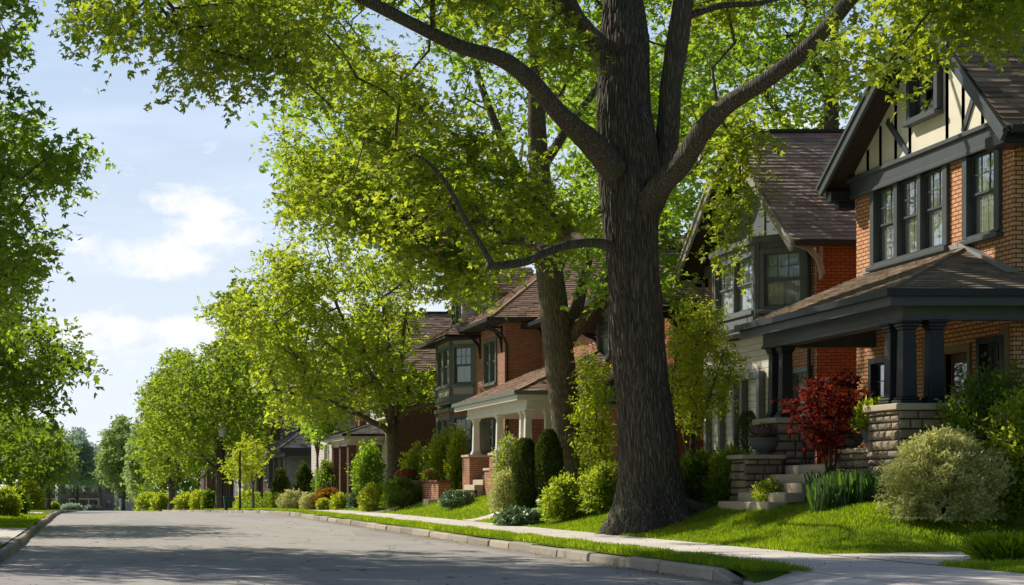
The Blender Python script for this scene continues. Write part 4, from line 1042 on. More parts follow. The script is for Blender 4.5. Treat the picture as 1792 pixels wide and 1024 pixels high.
# ------------------------------------------------------------------ farther houses
h4, f4 = simple_gable_house('brick_house', 'brown house with shallow grey porch roof and brick porch pillars behind the forked maple', 14.3, 82.8, 91.5, .9, 7.0, 10.0, 'sidingb', 'brick4', 'roof1', 'trimgrey',
    [(84.5, 86.2, 5.0, 6.5, 2), (88.2, 89.8, 5.0, 6.5, 2), (84.5, 86.5, 2.2, 3.8, 2)], over=.7, gmat='sidingb')
brick = MB(); brick.box(14.0, 14.6, 89.4, 90.9, 3.6, 7.0); brick.build('chimney_stack', M['brick3'], h4)
hip_porch(h4, 12.3, 14.28, 83.5, 90.5, 3.75, 4.4, 'roof4', 'trimgrey', near_hip=1.6, far_hip=1.6, beam='sidingb', colx=12.8, seed=81)
for y in (84.3, 87.0, 89.6):
    brick_block(h4, 12.6, 13.0, y-.25, y+.25, .5, 3.25, mat='brick4', cap=.05)
h5, f5 = simple_gable_house('clapboard_house', 'pale grey clapboard house with white framed windows beyond the forked maple', 13.6, 97, 106, .9, 7.0, 10.2, 'sidingb', 'sidingg', 'roof4', 'white',
    [(98.2, 99.8, 4.6, 6.4, 1), (102, 104, 4.6, 6.4, 2), (98.2, 99.8, 1.8, 3.6, 1)], side_wins=[(14.6, 15.6, 4.6, 6.4), (14.4, 15.4, 1.8, 3.6)], over=.5, gmat='sidingg', sof_brackets=False)
h6, f6 = simple_gable_house('clapboard_house', 'dark slate coloured house with low curved porch roof far down the street', 14.2, 115, 125, .8, 7.0, 10.2, 'sidingd', 'sidingd', 'roof4', 'trim',
    [(116, 118.5, 4.7, 6.2, 2), (120.5, 122, 4.7, 6.2, 1)], over=.6, gmat='sidingd', side_wins=[(15.2, 16.8, 4.7, 6.2)])
hip_porch(h6, 12.4, 14.18, 112.5, 126, 3.7, 4.9, 'roof4', 'trim', near_hip=2.4, far_hip=2.4, beam='trimdark', colx=12.9, Xback=18, ynb=114.99, seed=91)
for y in (114, 117, 120.5, 124):
    k = MB(); sq_column(k, 12.9, y, 1.0, 3.2, .24); k.build('column', M['trimgrey'], h6)
bay(h6, 14.19, 13.4, 118.8, 121.5, 4.6, 6.6, 'trimgrey', .3, panel='sidingd', ca=.7, curtain=False)
h7, f7 = simple_gable_house('brick_house', 'dark brick house just beyond the slate coloured one', 14.6, 140, 150, .5, 6.6, 9.6, 'brick4', 'brick4', 'roof1', 'trimgrey',
    [(141.5, 143.5, 4.4, 6.0, 2), (146, 148, 4.4, 6.0, 2), (141.5, 144, 1.7, 3.5, 2)], over=.6, gmat='sidingb', sof_brackets=False)
h8, f8 = simple_gable_house('clapboard_house', 'beige clapboard house glimpsed between the far street maples', 14.6, 165, 176, .1, 6.0, 9.2, 'sidingb', 'sidingb', 'roof4', 'trimgrey',
    [(166.5, 168.5, 3.8, 5.4, 2), (171, 173, 3.8, 5.4, 2), (167, 170, 1.2, 2.9, 2)], over=.6, gmat='sidingb', sof_brackets=False)
h9, f9 = simple_gable_house('brick_house', 'last brown brick house before the street end on the right', 13.8, 205, 217, -.8, 5.2, 8.6, 'brick4', 'brick4', 'roof1', 'trimgrey',
    [(207, 210, 3.0, 4.6, 2), (212, 214, 3.0, 4.6, 1), (207, 210, .4, 2.1, 2)], over=.6, gmat='sidingb', sof_brackets=False)
M['hazebrick'] = m_brick('hazy_brick', c4(.50,.40,.38), c4(.42,.34,.33), c4(.34,.30,.30))  # brick colours greyed and lightened to stand in for distance haze
def far_house(label, x0, x1, y, z0, z1, wallm, porch=True, roofm='roof4', n=4, bx=None):
    hh = thing('far_house', label, 'house', ((x0+x1)/2, y, z0)); fr = frY(y)
    cols = [x0+(x1-x0)*(i+.5)/n for i in range(n)]
    hs = [(c-.55, c+.55, z0+1.0, z0+2.6) for c in cols]+[(c-.5, c+.5, z0+4.0, z0+5.5) for c in cols]
    b = MB(); wall(b, fr, x0, x1, z0-.5, z1, hs); wall(b, frX(x0), -y-9, -y, z0-.5, z1); wall(b, Fr((x1, 0, 0), (0, 1, 0), (1, 0, 0)), y, y+9, z0-.5, z1); b.build('wall', M[wallm], hh)
    for q in hs: window(hh, fr, *q, trim='trimgrey', tw=.08, curtain=False, sill=False, simple=True, glass='glassd')
    hiproof(hh, x0, x1, y, y+9, z1+.1, z1+3.0, roofm, .5, int(x0+50))
    if porch:
        a, c = bx or (x0, x1)
        r = MB(); shingles(r, (a-.3, y-2.2, z0+3.0), (c+.3, y-2.2, z0+3.0), (c-.5, y-.02, z0+3.9), (a+.5, y-.02, z0+3.9), .3, .6, seed=9); r.build('porch_roof', M['roof3'], hh)
        s = MB(); s.box(a-.2, c+.2, y-2.1, y-.02, z0+2.7, z0+2.95); s.build('fascia', M['white'], hh)
        for i in range(4):
            x = a+(c-a)*i/3; k = MB(); sq_column(k, x, y-1.9, z0+.3, z0+2.7, .26); k.build('column', M['white'], hh)
    return hh
ZF = road_z(400)
far_house('pale hazy house with a white columned porch at the far left end of the street', -16.5, -8.5, 392, ZF, ZF+6.2, 'sidingb', True, 'roof4', 3)  # light siding picked so that its colour imitates haze
far_house('grey brick house closing the far end of the street', -7.6, 5.2, 390, ZF, ZF+7.0, 'hazebrick', True, 'roof4', 5, (-5, 1.5))
gr = thing('garage', 'white board garage at the far end of the street', 'garage', (6.8, 350, road_z(350))); b = MB(); zq = road_z(350)
b.box(5.9, 9.5, 350, 356, zq, zq+2.6); b.build('wall', m_siding('white_boards', (.7,.68,.62), .4), gr)
b = MB(); shingles(b, (5.6, 349.6, zq+2.6), (9.8, 349.6, zq+2.6), (9.8, 353, zq+4), (5.6, 353, zq+4), .3, .5); shingles(b, (5.6, 356.4, zq+2.6), (9.8, 356.4, zq+2.6), (9.8, 353, zq+4), (5.6, 353, zq+4), .3, .5); b.build('roof', M['roof4'], gr)
b = MB(); b.box(6.3, 9.1, 349.93, 350.0, zq+.05, zq+2.1, .02); b.build('door', M['white'], gr)
# ------------------------------------------------------------------ street things
def gz(px, Y): return ground_z(XA(px, Y), Y)
t = thing('parked_car', 'small white car parked at the far end of the street', 'car', (-10.6, 352, road_z(352)+.1)); cx, cyy, cz = -10.6, 352, road_z(352)+.1
def carshape(mb, prof, y0, w):
    n = len(prof); vs = [(cx-w/2, y0+a, cz+b) for a, b in prof]+[(cx+w/2, y0+a, cz+b) for a, b in prof]
    mb.add(vs, [tuple(range(n)), tuple(range(2*n-1, n-1, -1))]+[(i, i+n, (i+1) % n+n, (i+1) % n) for i in range(n)])
b = MB(); carshape(b, [(-2, .3), (-2.05, .6), (-1.95, .8), (-.9, .95), (1.6, 1.0), (2.05, .9), (2.1, .5), (2.0, .3)], cyy, 1.75)
carshape(b, [(-1.0, .94), (-.3, 1.42), (.9, 1.45), (1.6, .99)], cyy, 1.5); b.build('body', m_paint('white_car_paint', (.75,.75,.76), .25, .05), t)
b = MB(); b.quad((cx-.68, cyy-1.0, cz+1.0), (cx+.68, cyy-1.0, cz+1.0), (cx+.6, cyy-.36, cz+1.40), (cx-.6, cyy-.36, cz+1.40)); b.build('windscreen', M['glassd'], t)
for sx in (-.8, .8):
    for sy in (-1.3, 1.3):
        b = MB(); b.tube([(cx+sx-.1, cyy+sy, cz+.32), (cx+sx+.1, cyy+sy, cz+.32)], .32, 16); b.build('wheel', M['iron'], t)
    b = MB(); b.lathe((cx+sx*.75, cyy-2.03, cz+.62), [(.0, -.07), (.1, -.05), (.1, .05), (0, .07)], 10); b.build('headlight', M['glass'], t)
# lamp
lx, ly = XA(389, 122), 122; lz = ground_z(lx, ly)
t = thing('street_lamp', 'tall dark street lamp post with a pale lantern head among the maple leaves', 'street lamp', (lx, ly, lz))
b = MB(); b.tube([(lx, ly, lz), (lx, ly, lz+.5), (lx, ly, lz+5.2)], [.11, .07, .05], 10); b.build('post', M['iron'], t)
b = MB(); b.lathe((lx, ly, lz+5.2), [(.08, 0), (.22, .08), (.32, .6), (.30, .7)], 12); b.build('lantern', M['white'], t, smooth=True)
b = MB(); b.lathe((lx, ly, lz+5.9), [(.42, 0), (.30, .18), (.05, .32), (.02, .5)], 12); b.build('cap', M['trimgrey'], t, smooth=True)
def post(label, px, Y, hgt, r, head=None):
    x = XA(px, Y); z = ground_z(x, Y); t = thing('sign_post' if head else 'post', label, 'post', (x, Y, z))
    b = MB(); b.tube([(x, Y, z-.1), (x, Y, z+hgt)], [r, r*.85], 10)
    b.tube([(x, Y, z+hgt), (x, Y, z+hgt+.05)], [r*1.4, r*.6], 10); b.build('pole', M['iron'], t)
    if head: b = MB(); b.box(x-.16, x+.16, Y-.02, Y+.02, z+hgt-.5, z+hgt-.1, .01); b.build('sign_plate', M['trimdark'], t)
post('thick dark post standing just behind the green bin', 404, 108, 3.6, .11)
post('thin black pole right of the green bin by the kerb', 420, 96, 3.3, .06)
post('slender dark pole under the tip of the small yellow tree', 458.5, 105, 2.5, .07, True)
x, Y = XA(398.5, 105), 105; z = ground_z(x, Y)
t = thing('bin', 'dark green lidded bin beside the far maple trunk', 'bin', (x, Y, z)); mg = m_plain('green_plastic', (.02,.05,.035), .5)
b = MB(); b.hexa([(x-.2, Y-.2, z), (x+.2, Y-.2, z), (x+.2, Y+.2, z), (x-.2, Y+.2, z), (x-.24, Y-.25, z+.75), (x+.24, Y-.25, z+.75), (x+.24, Y+.25, z+.75), (x-.24, Y+.25, z+.75)], .02); b.build('body', mg, t)
b = MB(); b.box(x-.27, x+.27, Y-.3, Y+.28, z+.75, z+.83, .02); b.build('lid', mg, t)

# ------------------------------------------------------------------ the old maple
TY = 37.5; TX = XA(1130, TY); TZ = ground_z(TX, TY)
def limb(px_list, rads, Y0, Y1):
    n = len(px_list); return ([P(a, b, Y0+(Y1-Y0)*(i/(n-1))) for i, (a, b) in enumerate(px_list)], [r/80.0/2*.72 for r in rads])
ctr = [(930, 1143, 150), (900, 1141, 144), (870, 1140, 130), (830, 1137, 122), (760, 1131, 114), (700, 1126, 108), (600, 1117, 104), (500, 1110, 102), (420, 1104, 104), (350, 1101, 112), (300, 1100, 122), (260, 1096, 116), (200, 1091, 106), (120, 1092, 100), (60, 1092, 92), (0, 1090, 78), (-90, 1086, 66), (-200, 1080, 50), (-330, 1075, 32)]
def trunk_mesh():
    zs = []; cs = []; rs = []
    for py, px, dm in ctr: q = P(px, py, TY); zs.append(q.z); cs.append(q.x); rs.append(dm/80/2*(.87 if py < 850 else .92))
    zs[0] = TZ-.35
    N, K = 300, 460; zz = np.linspace(zs[0], zs[-1], K); cx_ = np.interp(zz, zs, cs); rr = np.interp(zz, zs, rs)
    V = np.zeros((K, N, 3)); rootang = [(3.6, .62), (2.6, .4), (4.3, .85), (5.15, .8), (6.0, 1.0), (.8, .7), (1.7, .5)]
    for i in range(K):
        z = zz[i]; hgt = z-TZ; fl = math.exp(-max(0, hgt+.02)/.26); fl2 = math.exp(-max(0, hgt)/.9)
        for j in range(N):
            a = 2*math.pi*j/N; ca, sa = math.cos(a), math.sin(a); r = rr[i]
            lob = 0
            for ra, am in rootang:
                d = math.cos(a-ra); lob += am*max(0, d)**14
            r += fl*(.05+.70*lob)*.8+fl2*.05*(lob-.3)
            r += .05*noise.noise(Vector((ca*1.3, sa*1.3, z*.55)))*(1+0.5*fl2)
            wx = .5*noise.noise(Vector((ca*2, sa*2, z*1.2)))
            n = noise.noise(Vector((ca*rr[i]*15+wx, sa*rr[i]*15+wx, z*1.7+wx*.8))); m = noise.noise(Vector((ca*rr[i]*34, sa*rr[i]*34, z*3.4)))
            r += -.045*max(0, 1-abs(n)*5.0)+.016*m
            V[i, j] = (cx_[i]+ca*r, TY+sa*r, z)
    # knots and swellings on the camera side
    for (px, py, rad, amp) in ((1108, 60, .30, .16), (1150, 75, .26, .20), (1070, 75, .22, .12), (1132, 232, .34, .15), (1125, 330, .22, .06), (1085, 170, .2, .05)):
        q = P(px, py, TY-.6); d = np.linalg.norm((V-np.array(q))*np.array([1, .8, .75]), axis=2)
        ring = np.exp(-(d/rad)**2)*amp-np.exp(-(d/(rad*.38))**2)*amp*.7
        V[:, :, 1] -= ring
    idx = np.arange(K*N).reshape(K, N); a = idx[:-1, :]; b = np.roll(idx, -1, axis=1)[:-1, :]; c = np.roll(idx, -1, axis=1)[1:, :]; d = idx[1:, :]
    return mesh_np('trunk', V.reshape(-1, 3), np.stack([a, b, c, d], -1).reshape(-1), np.arange((K-1)*N)*4, smooth=True)
def rough_tube(mb, pts, rads, n=26, amp=.05):
    p, r = smooth_path(pts, rads, .12); mb.tube(p, r, n)
    b = len(mb.v)-len(p)*n
    for i in range(len(p)):
        for j in range(n):
            k = b+i*n+j; v = Vector(mb.v[k]); d = (v-p[i]); a = 2*math.pi*j/n
            q = noise.noise(Vector((math.cos(a)*3, math.sin(a)*3, i*.16))); q2 = noise.noise(Vector((math.cos(a)*1.1, math.sin(a)*1.1, i*.05+9)))
            mb.v[k] = tuple(p[i]+d*(1+amp*2.2*q+amp*2.5*q2))
T1 = thing('maple_tree', 'huge old maple with furrowed trunk and spreading limbs on the front lawn', 'tree', (TX, TY, TZ))
link_mesh('trunk', trunk_mesh(), M['bark1'], T1)
L1 = [
 limb([(1075, 300), (1035, 250), (985, 205), (935, 148), (880, 105), (800, 80), (715, 38), (640, 0), (560, -40), (440, -60), (330, -40)], [66, 56, 42, 38, 34, 30, 26, 24, 20, 16, 10], 37.0, 30.5),
 limb([(1090, 180), (1060, 105), (1015, 50), (965, -5), (900, -70), (820, -150)], [58, 54, 44, 36, 30, 20], 37.3, 38.0),
 limb([(1050, 75), (1010, 30), (985, -30), (950, -120)], [36, 34, 30, 18], 37.0, 35.0),
 limb([(1128, 390), (1155, 320), (1168, 240), (1174, 150), (1188, 60), (1200, -20), (1215, -120), (1240, -220)], [58, 56, 52, 50, 50, 46, 36, 22], 37.6, 36.5),
 limb([(1122, 365), (1155, 325), (1195, 282), (1230, 228), (1275, 182), (1335, 145), (1400, 95), (1450, 45), (1495, -10), (1560, -70), (1640, -110)], [54, 54, 50, 44, 40, 36, 34, 32, 28, 24, 14], 37.2, 31.0),
 limb([(1075, 435), (1045, 425), (1000, 428), (960, 440), (920, 458), (880, 464), (853, 465)], [34, 24, 22, 21, 20, 20, 17], 37.3, 36.2),
 limb([(860, 462), (842, 430), (815, 385), (780, 320), (740, 278), (690, 262)], [13, 12, 12, 10, 8, 5], 36.2, 35.5),
 limb([(1088, 20), (1075, -60), (1040, -160), (1000, -260)], [50, 46, 34, 18], 37.5, 39.0),
 limb([(1200, 30), (1260, 10), (1330, 5), (1420, -20)], [18, 16, 12, 8], 37.0, 36.0),
]
lb = MB(); nodes = []
for pts, rr in L1:
    rough_tube(lb, pts, rr, 26, .045); p, r = smooth_path(pts, rr, .45); nodes += [tuple(q) for q in p[max(2, int(len(p)*.3)):]]
lb.build('limb', M['bark1'], T1, smooth=True)
for k, (a, L, r0_) in enumerate(((3.55, 1.25, .17), (4.15, 1.45, .16), (4.75, 1.35, .18), (5.35, 1.5, .15), (5.95, 1.7, .19), (.5, 1.6, .17), (2.7, 1.2, .15), (1.6, 1.4, .15))):
    rp = []; rr_ = []
    for i in range(7):
        t_ = i/6; d = .42+(L-.42)*t_; aa = a+.22*math.sin(t_*3+k); x_ = TX+.1+math.cos(aa)*d; y_ = TY+math.sin(aa)*d
        rp.append((x_, y_, max(ground_z(x_, y_), .16)-.03+.62*(1-t_)**2.6)); rr_.append(r0_*(1-.78*t_))
    rb = MB(); rough_tube(rb, rp, rr_, 18, .07); rb.build('root', M['bark1'], T1, smooth=True)
# outlines measured for the crown, with the depth range each part hangs in
def cell(q, k=.8):
    v = math.sin(math.floor(q[0]/k)*12.9898+math.floor(q[1]/k)*78.233+math.floor(q[2]/k)*37.719)*43758.5453
    return v-math.floor(v)
def sunblock(q, spots):
    """True when a leaf cluster at q would shade one of the surfaces the photo shows in sun"""
    for ax, c, a0, a1, b0, b1, pr in spots:
        if ax == 'X':
            t = (c-q[0])/(-sd.x); a = q[1]-sd.y*t; b = q[2]-sd.z*t
        elif ax == 'Y':
            t = (c-q[1])/(-sd.y); a = q[0]-sd.x*t; b = q[2]-sd.z*t
        else:
            t = (q[2]-c)/sd.z; a = q[0]-sd.x*t; b = q[1]-sd.y*t
        if t > 0 and a0 < a < a1 and b0 < b < b1 and cell(q) < pr: return True
    return False
SP1 = [('X', 16.9, 28.6, 40.6, 1.0, 12.3, 1.01), ('X', 15.5, 29.0, 38.6, 3.8, 7.0, .88), ('X', 16.4, 38, 50, 4, 11, .90), ('Y', 39.4, 12.6, 15.2, 1, 8.5, .8),
       ('Z', 2.6, 13.4, 14.8, 32.2, 34.2, .8), ('Z', 1.9, 13.2, 15.8, 27.4, 30.4, 1.01), ('X', 14.0, 33.5, 36.2, .9, 2.2, .8)]
SP2 = [('X', 16.4, 39.5, 49, 4.5, 10, .85), ('Y', 39.4, 12.6, 15.2, 1, 8.5, .8), ('Y', 48.6, 13, 15, 1, 6, .8), ('X', 16.4, 54, 64, 4, 7, .6)]
def rej(q):
    # clear of the first brick house and its roof
    if q[0] > 15.9 and 30 < q[1] < 39.2 and q[2] < 11.2: return True
    if q[0] > 15.9 and 39.2 <= q[1] < 49: return True
    if sunblock(q, SP1): return True
    t = (q[2]-.5)/sd.z; x = q[0]-sd.x*t; y = q[1]-sd.y*t
    if 9.5 < x < 17.5 and 24 < y < 35 and noise.noise(Vector((x*.4, y*.65, 4))) > -.46: return True
    # foliage hangs behind and above the big limbs
    pxq = X0+q[0]/q[1]*F; pyq = YH-(q[2]-EYE)/q[1]*F
    dd = (LP[:, 0]-pxq)**2+(LP[:, 1]-pyq)**2; i = int(np.argmin(dd))
    if dd[i] < (LP[i, 3]+38)**2 and q[1] < LP[i, 2]+.7 and cell(q) < .95: return True
    return False
LP = []
for pts_, rr_ in L1[:7]:
    p_, r_ = smooth_path(pts_, rr_, .3)
    LP += [(X0+v.x/v.y*F, YH-(v.z-EYE)/v.y*F, v.y, r*F/v.y) for v, r in zip(p_, r_)]
LP += [(px, py, TY, dm/2) for py, px, dm in ctr]
LP = np.array(LP)
A1 = [(560,-160),(100,-160),(118,30),(128,60),(98,85),(108,128),(150,92),(205,108),(235,82),(275,62),(292,100),(300,150),(318,196),(352,180),(405,206),(402,165),(438,158),(500,168),(560,150)]
A2 = [(500,-160),(1050,-160),(1050,440),(960,450),(900,470),(870,540),(800,535),(760,520),(735,470),(700,455),(650,440),(600,420),(560,400),(500,395),(470,372),(488,330),(496,292),(446,284),(438,240),(486,205),(482,160)]
A3 = [(1130,-160),(1520,-160),(1500,130),(1450,215),(1390,245),(1350,290),(1310,340),(1300,440),(1255,470),(1205,450),(1180,380),(1150,300)]
A4 = [(1440,-200),(1830,-200),(1825,40),(1775,85),(1760,118),(1730,60),(1660,60),(1610,75),(1590,130),(1560,170),(1535,180),(1500,125),(1455,150)]
A6 = [(1165,230),(1300,215),(1345,190),(1362,240),(1300,330),(1280,385),(1290,440),(1235,470),(1165,420)]
A5 = [(700,-500),(1400,-500),(1500,-200),(500,-200)]
cs = [crown_points(A1, 27, 35, 75, .40, rej, margin=.40), crown_points(A2, 33, 44, 255, .48, rej, margin=.45), crown_points(A3, 37, 43, 110, .45, rej, margin=.45), crown_points(A4, 26.0, 30.2, 70, .36, rej, margin=.35), crown_points(A5, 33, 40, 30, .9, rej), crown_points(A6, 39.6, 42.2, 46, .34, lambda q: q[0] > 15.95 or sunblock(q, SP1[:1]))]
cen = np.concatenate(cs)
pts, par, cnt = connect(cen, nodes, .2, .07); bb = MB(); branch_mesh(bb, pts, par, cnt, len(nodes), r0=.013, ex=.44, rmax=.10); bb.build('branches', M['bark2'], T1, smooth=True)
link_mesh('crown', leaf_mesh('crown', *spray_leaves(cen, .80, 19, 8, .125, .5, .30), tpl='maple'), M['leaf1'], T1)

# second trunk
x, Y = XA(1003, 52), 52; zb = ground_z(x, Y)
p2 = [P(1006, 850, Y), P(1000, 800, Y), P(990, 720, Y), P(978, 620, Y), P(967, 520, Y), P(956, 430, Y), P(948, 340, Y), P(940, 240, Y), P(938, 120, Y), P(935, 0, Y), P(930, -150, Y)]
s2 = 3000/52; r2 = [q/s2/2 for q in (64, 56, 54, 52, 50, 44, 38, 34, 26, 20, 10)]
def limb2(pl, rr, Ya, Yb, Yr=52): n = len(pl); return ([P(a, b, Ya+(Yb-Ya)*i/(n-1)) for i, (a, b) in enumerate(pl)], [q/(3000/Yr)/2 for q in rr])
l2 = [limb2([(985, 620), (1003, 560), (1018, 510), (1030, 450), (1050, 380)], [26, 24, 20, 16, 10], 52, 53), limb2([(990, 610), (1010, 575), (1040, 535), (1080, 490), (1150, 420)], [22, 20, 18, 15, 10], 52, 51),
 limb2([(960, 470), (930, 440), (880, 400), (820, 330), (760, 250), (700, 200)], [24, 22, 20, 18, 14, 8], 52, 50), limb2([(950, 380), (905, 300), (860, 200), (820, 80)], [22, 18, 14, 8], 52, 54),
 limb2([(945, 300), (990, 230), (1040, 160), (1100, 60)], [20, 16, 12, 8], 52, 55), limb2([(955, 430), (880, 400), (760, 340), (640, 330), (540, 350)], [18, 16, 13, 10, 6], 52, 56), limb2([(960, 500), (1020, 400), (1140, 300), (1260, 250)], [20, 18, 14, 8], 52, 54)]
B2 = [(500,-150),(1300,-150),(1300,300),(1240,420),(1160,420),(1060,420),(1000,470),(940,500),(890,510),(860,545),(780,540),(750,505),(700,450),(640,420),(560,400),(480,380),(490,300),(450,270),(490,200)]
def rej2(q): return (q[0] > 16.2 and q[2] < 10.5) or sunblock(q, SP2)
c2 = crown_points(B2, 46, 60, 275, .68, rej2, margin=.6)
c2 = np.concatenate([c2, crown_points([(1010,360),(1075,360),(1200,380),(1200,540),(1160,560),(1160,500),(1060,500),(1015,480)], 47, 49.8, 26, .45)])
tree('maple_tree', 'tall maple with straight leaning trunk beside the white porch', (x, Y, zb), (p2, r2), l2, c2, M['leaf2'], M['bark2'], lsize=.19, twigs=13, per=6, rad=.95, tpl='clump', r0=.016, rmax=.12)
# forked maple
Y = 77; x = XA(688, Y); zb = ground_z(x, Y)
p3 = [P(689, 850, Y), P(688, 820, Y), P(687, 780, Y), P(683, 745, Y)]; r3 = [.34, .27, .25, .24]
def l3(pl, rr, Ya, Yb): return limb2(pl, rr, Ya, Yb, 77)
lm3 = [l3([(684, 762), (672, 748), (650, 738), (628, 725), (605, 716), (570, 700), (520, 690), (470, 680)], [12, 11, 10, 9, 8, 7, 5, 4], 77, 74), l3([(685, 760), (684, 700), (682, 640), (675, 580), (670, 520)], [14, 13, 11, 9, 5], 77, 77),
 l3([(688, 765), (698, 720), (702, 660), (704, 600), (712, 540)], [12, 11, 9, 7, 4], 77, 79), l3([(697, 735), (712, 718), (735, 712), (765, 705), (795, 690)], [9, 8, 7, 5, 4], 77, 75), l3([(682, 740), (668, 700), (650, 670), (620, 640), (570, 600), (500, 560)], [10, 9, 8, 7, 5, 4], 77, 80), l3([(683, 700), (640, 640), (600, 560), (570, 480)], [9, 8, 6, 4], 77, 76)]
B3 = [(430,450),(470,420),(520,385),(600,375),(690,395),(720,440),(745,500),(740,560),(725,620),(770,650),(800,670),(802,700),(770,720),(730,735),(705,720),(640,740),(600,745),(560,735),(500,760),(480,745),(470,700),(435,660),(420,610),(380,585),(352,568),(360,530),(385,500)]
tree('maple_tree', 'forked street maple with low left bough arching over the small shrubs', (x, Y, zb), (p3, r3), lm3, crown_points(B3, 71, 83, 280, .60, lambda q: sunblock(q, [('X', 15.3, 64, 75, 3.5, 7.5, .75)]), margin=.5), M['leaf1'], M['bark2'], lsize=.22, twigs=11, per=6, rad=.85, r0=.018, rmax=.10)
# street maples farther on
def poly_tree(label, px, Y, wpx, poly, Ya, Yb, n, mat, ls, rad, limbs, twigs=9, group=None, X=None, mind=.8, tpl='clump', top=.72, name='street_tree', fan=True, marg=.5):
    s = 3000/Y; x = XA(px, Y); zb = ground_z(x, Y); ys = [p[1] for p in poly]; yt = min(ys)+(max(ys)-min(ys))*(1-top); yb = YH-(zb-EYE)*s
    path = [P(px+.3, yb+2, Y), P(px, yb-(yb-yt)*.25, Y), P(px-1, yb-(yb-yt)*.6, Y), P(px+2, yt, Y)]; wr = wpx/s/2
    lm = [limb2(pl, rr, Y, Y+(1.5 if i % 2 else -1.5), Y) for i, (pl, rr) in enumerate(limbs)] if limbs else []
    if limbs: lm.append(([path[1], path[2], path[3]], [wr*.8, wr*.5, wr*.15]))
    return tree(name, label, (x, Y, zb), (path, [wr*1.1, wr, wr*.6, wr*.2]), lm, crown_points(poly, Ya, Yb, n, mind, margin=rad*marg), mat, M['bark3'], lsize=ls, twigs=twigs, per=5, rad=rad, r0=wr*.05, rmax=wr*.6, group=group, flat=.7)
poly_tree('broad street maple whose dark trunk stands left of the green bin', 385, 127, 15, [(350,610),(380,585),(430,560),(470,640),(478,720),(470,790),(430,805),(400,790),(350,800),(300,815),(260,775),(243,725),(262,690),(272,650),(300,620)], 119, 135, 290, M['leaf1b'], .27, .95, [([(384, 830), (372, 815), (352, 795), (340, 745), (325, 690)], [8, 7, 6, 4, 3]), ([(386, 820), (392, 780), (400, 720), (410, 640)], [9, 8, 6, 3]), ([(382, 810), (374, 750), (365, 680), (360, 620)], [7, 6, 5, 3]), ([(384, 820), (400, 800), (430, 760), (455, 700)], [6, 5, 4, 3])])
poly_tree('rounded street maple left of the broad one with a thin dark trunk', 300.5, 190, 11, [(262,640),(300,605),(345,620),(365,700),(365,800),(345,850),(300,835),(262,850),(240,800),(236,740),(250,690)], 178, 200, 240, M['leaf1b'], .36, 1.2, [([(300, 860), (290, 830), (275, 790)], [6, 5, 3]), ([(300, 850), (315, 810), (330, 740)], [6, 5, 3])], mind=1.2)
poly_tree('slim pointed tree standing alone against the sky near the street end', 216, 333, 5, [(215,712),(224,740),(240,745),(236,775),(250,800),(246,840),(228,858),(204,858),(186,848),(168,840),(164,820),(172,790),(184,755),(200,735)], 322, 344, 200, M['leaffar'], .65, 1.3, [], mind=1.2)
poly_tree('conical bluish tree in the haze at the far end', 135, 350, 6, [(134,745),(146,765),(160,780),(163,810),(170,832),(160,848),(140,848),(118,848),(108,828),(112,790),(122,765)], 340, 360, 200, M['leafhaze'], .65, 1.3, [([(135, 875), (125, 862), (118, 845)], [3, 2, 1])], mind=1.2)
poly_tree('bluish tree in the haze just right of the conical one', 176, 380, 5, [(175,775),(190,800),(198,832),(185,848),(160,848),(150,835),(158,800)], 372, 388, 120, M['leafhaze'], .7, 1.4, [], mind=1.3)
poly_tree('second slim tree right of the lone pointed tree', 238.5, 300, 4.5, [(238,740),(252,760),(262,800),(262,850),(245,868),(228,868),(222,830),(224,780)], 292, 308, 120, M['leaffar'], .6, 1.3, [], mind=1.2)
poly_tree('dark leafy tree filling the space behind the bin posts', 452, 148, 9, [(400,560),(470,545),(505,590),(510,680),(500,760),(470,800),(420,790),(395,700)], 142, 156, 200, M['leafd'], .42, 1.7, [], mind=1.0, name='garden_tree')
poly_tree('small golden green sapling in front of the slate coloured house', 443, 100, 3.5, [(420,770),(432,762),(450,775),(470,798),(476,812),(462,822),(440,842),(420,835),(402,828),(398,805),(412,795),(408,780)], 97, 102.5, 60, M['leaf3'], .20, .5, [([(443, 850), (436, 825), (425, 800)], [2.5, 2, 1]), ([(443, 850), (450, 825), (458, 805)], [2.5, 2, 1])], mind=.35, twigs=6, marg=0, name='sapling')
# pale slim tree by the clapboard house
poly_tree('slender pale barked tree against the clapboard house', 556, 92, 5, [(530,640),(580,640),(590,700),(585,760),(560,780),(535,760),(525,700)], 89, 95, 60, M['leaf2'], .25, .9, [([(556, 800), (548, 760), (540, 710)], [3.5, 3, 1.5]), ([(556, 800), (562, 750), (568, 700)], [3.5, 3, 1.5])], mind=.6, name='garden_tree')
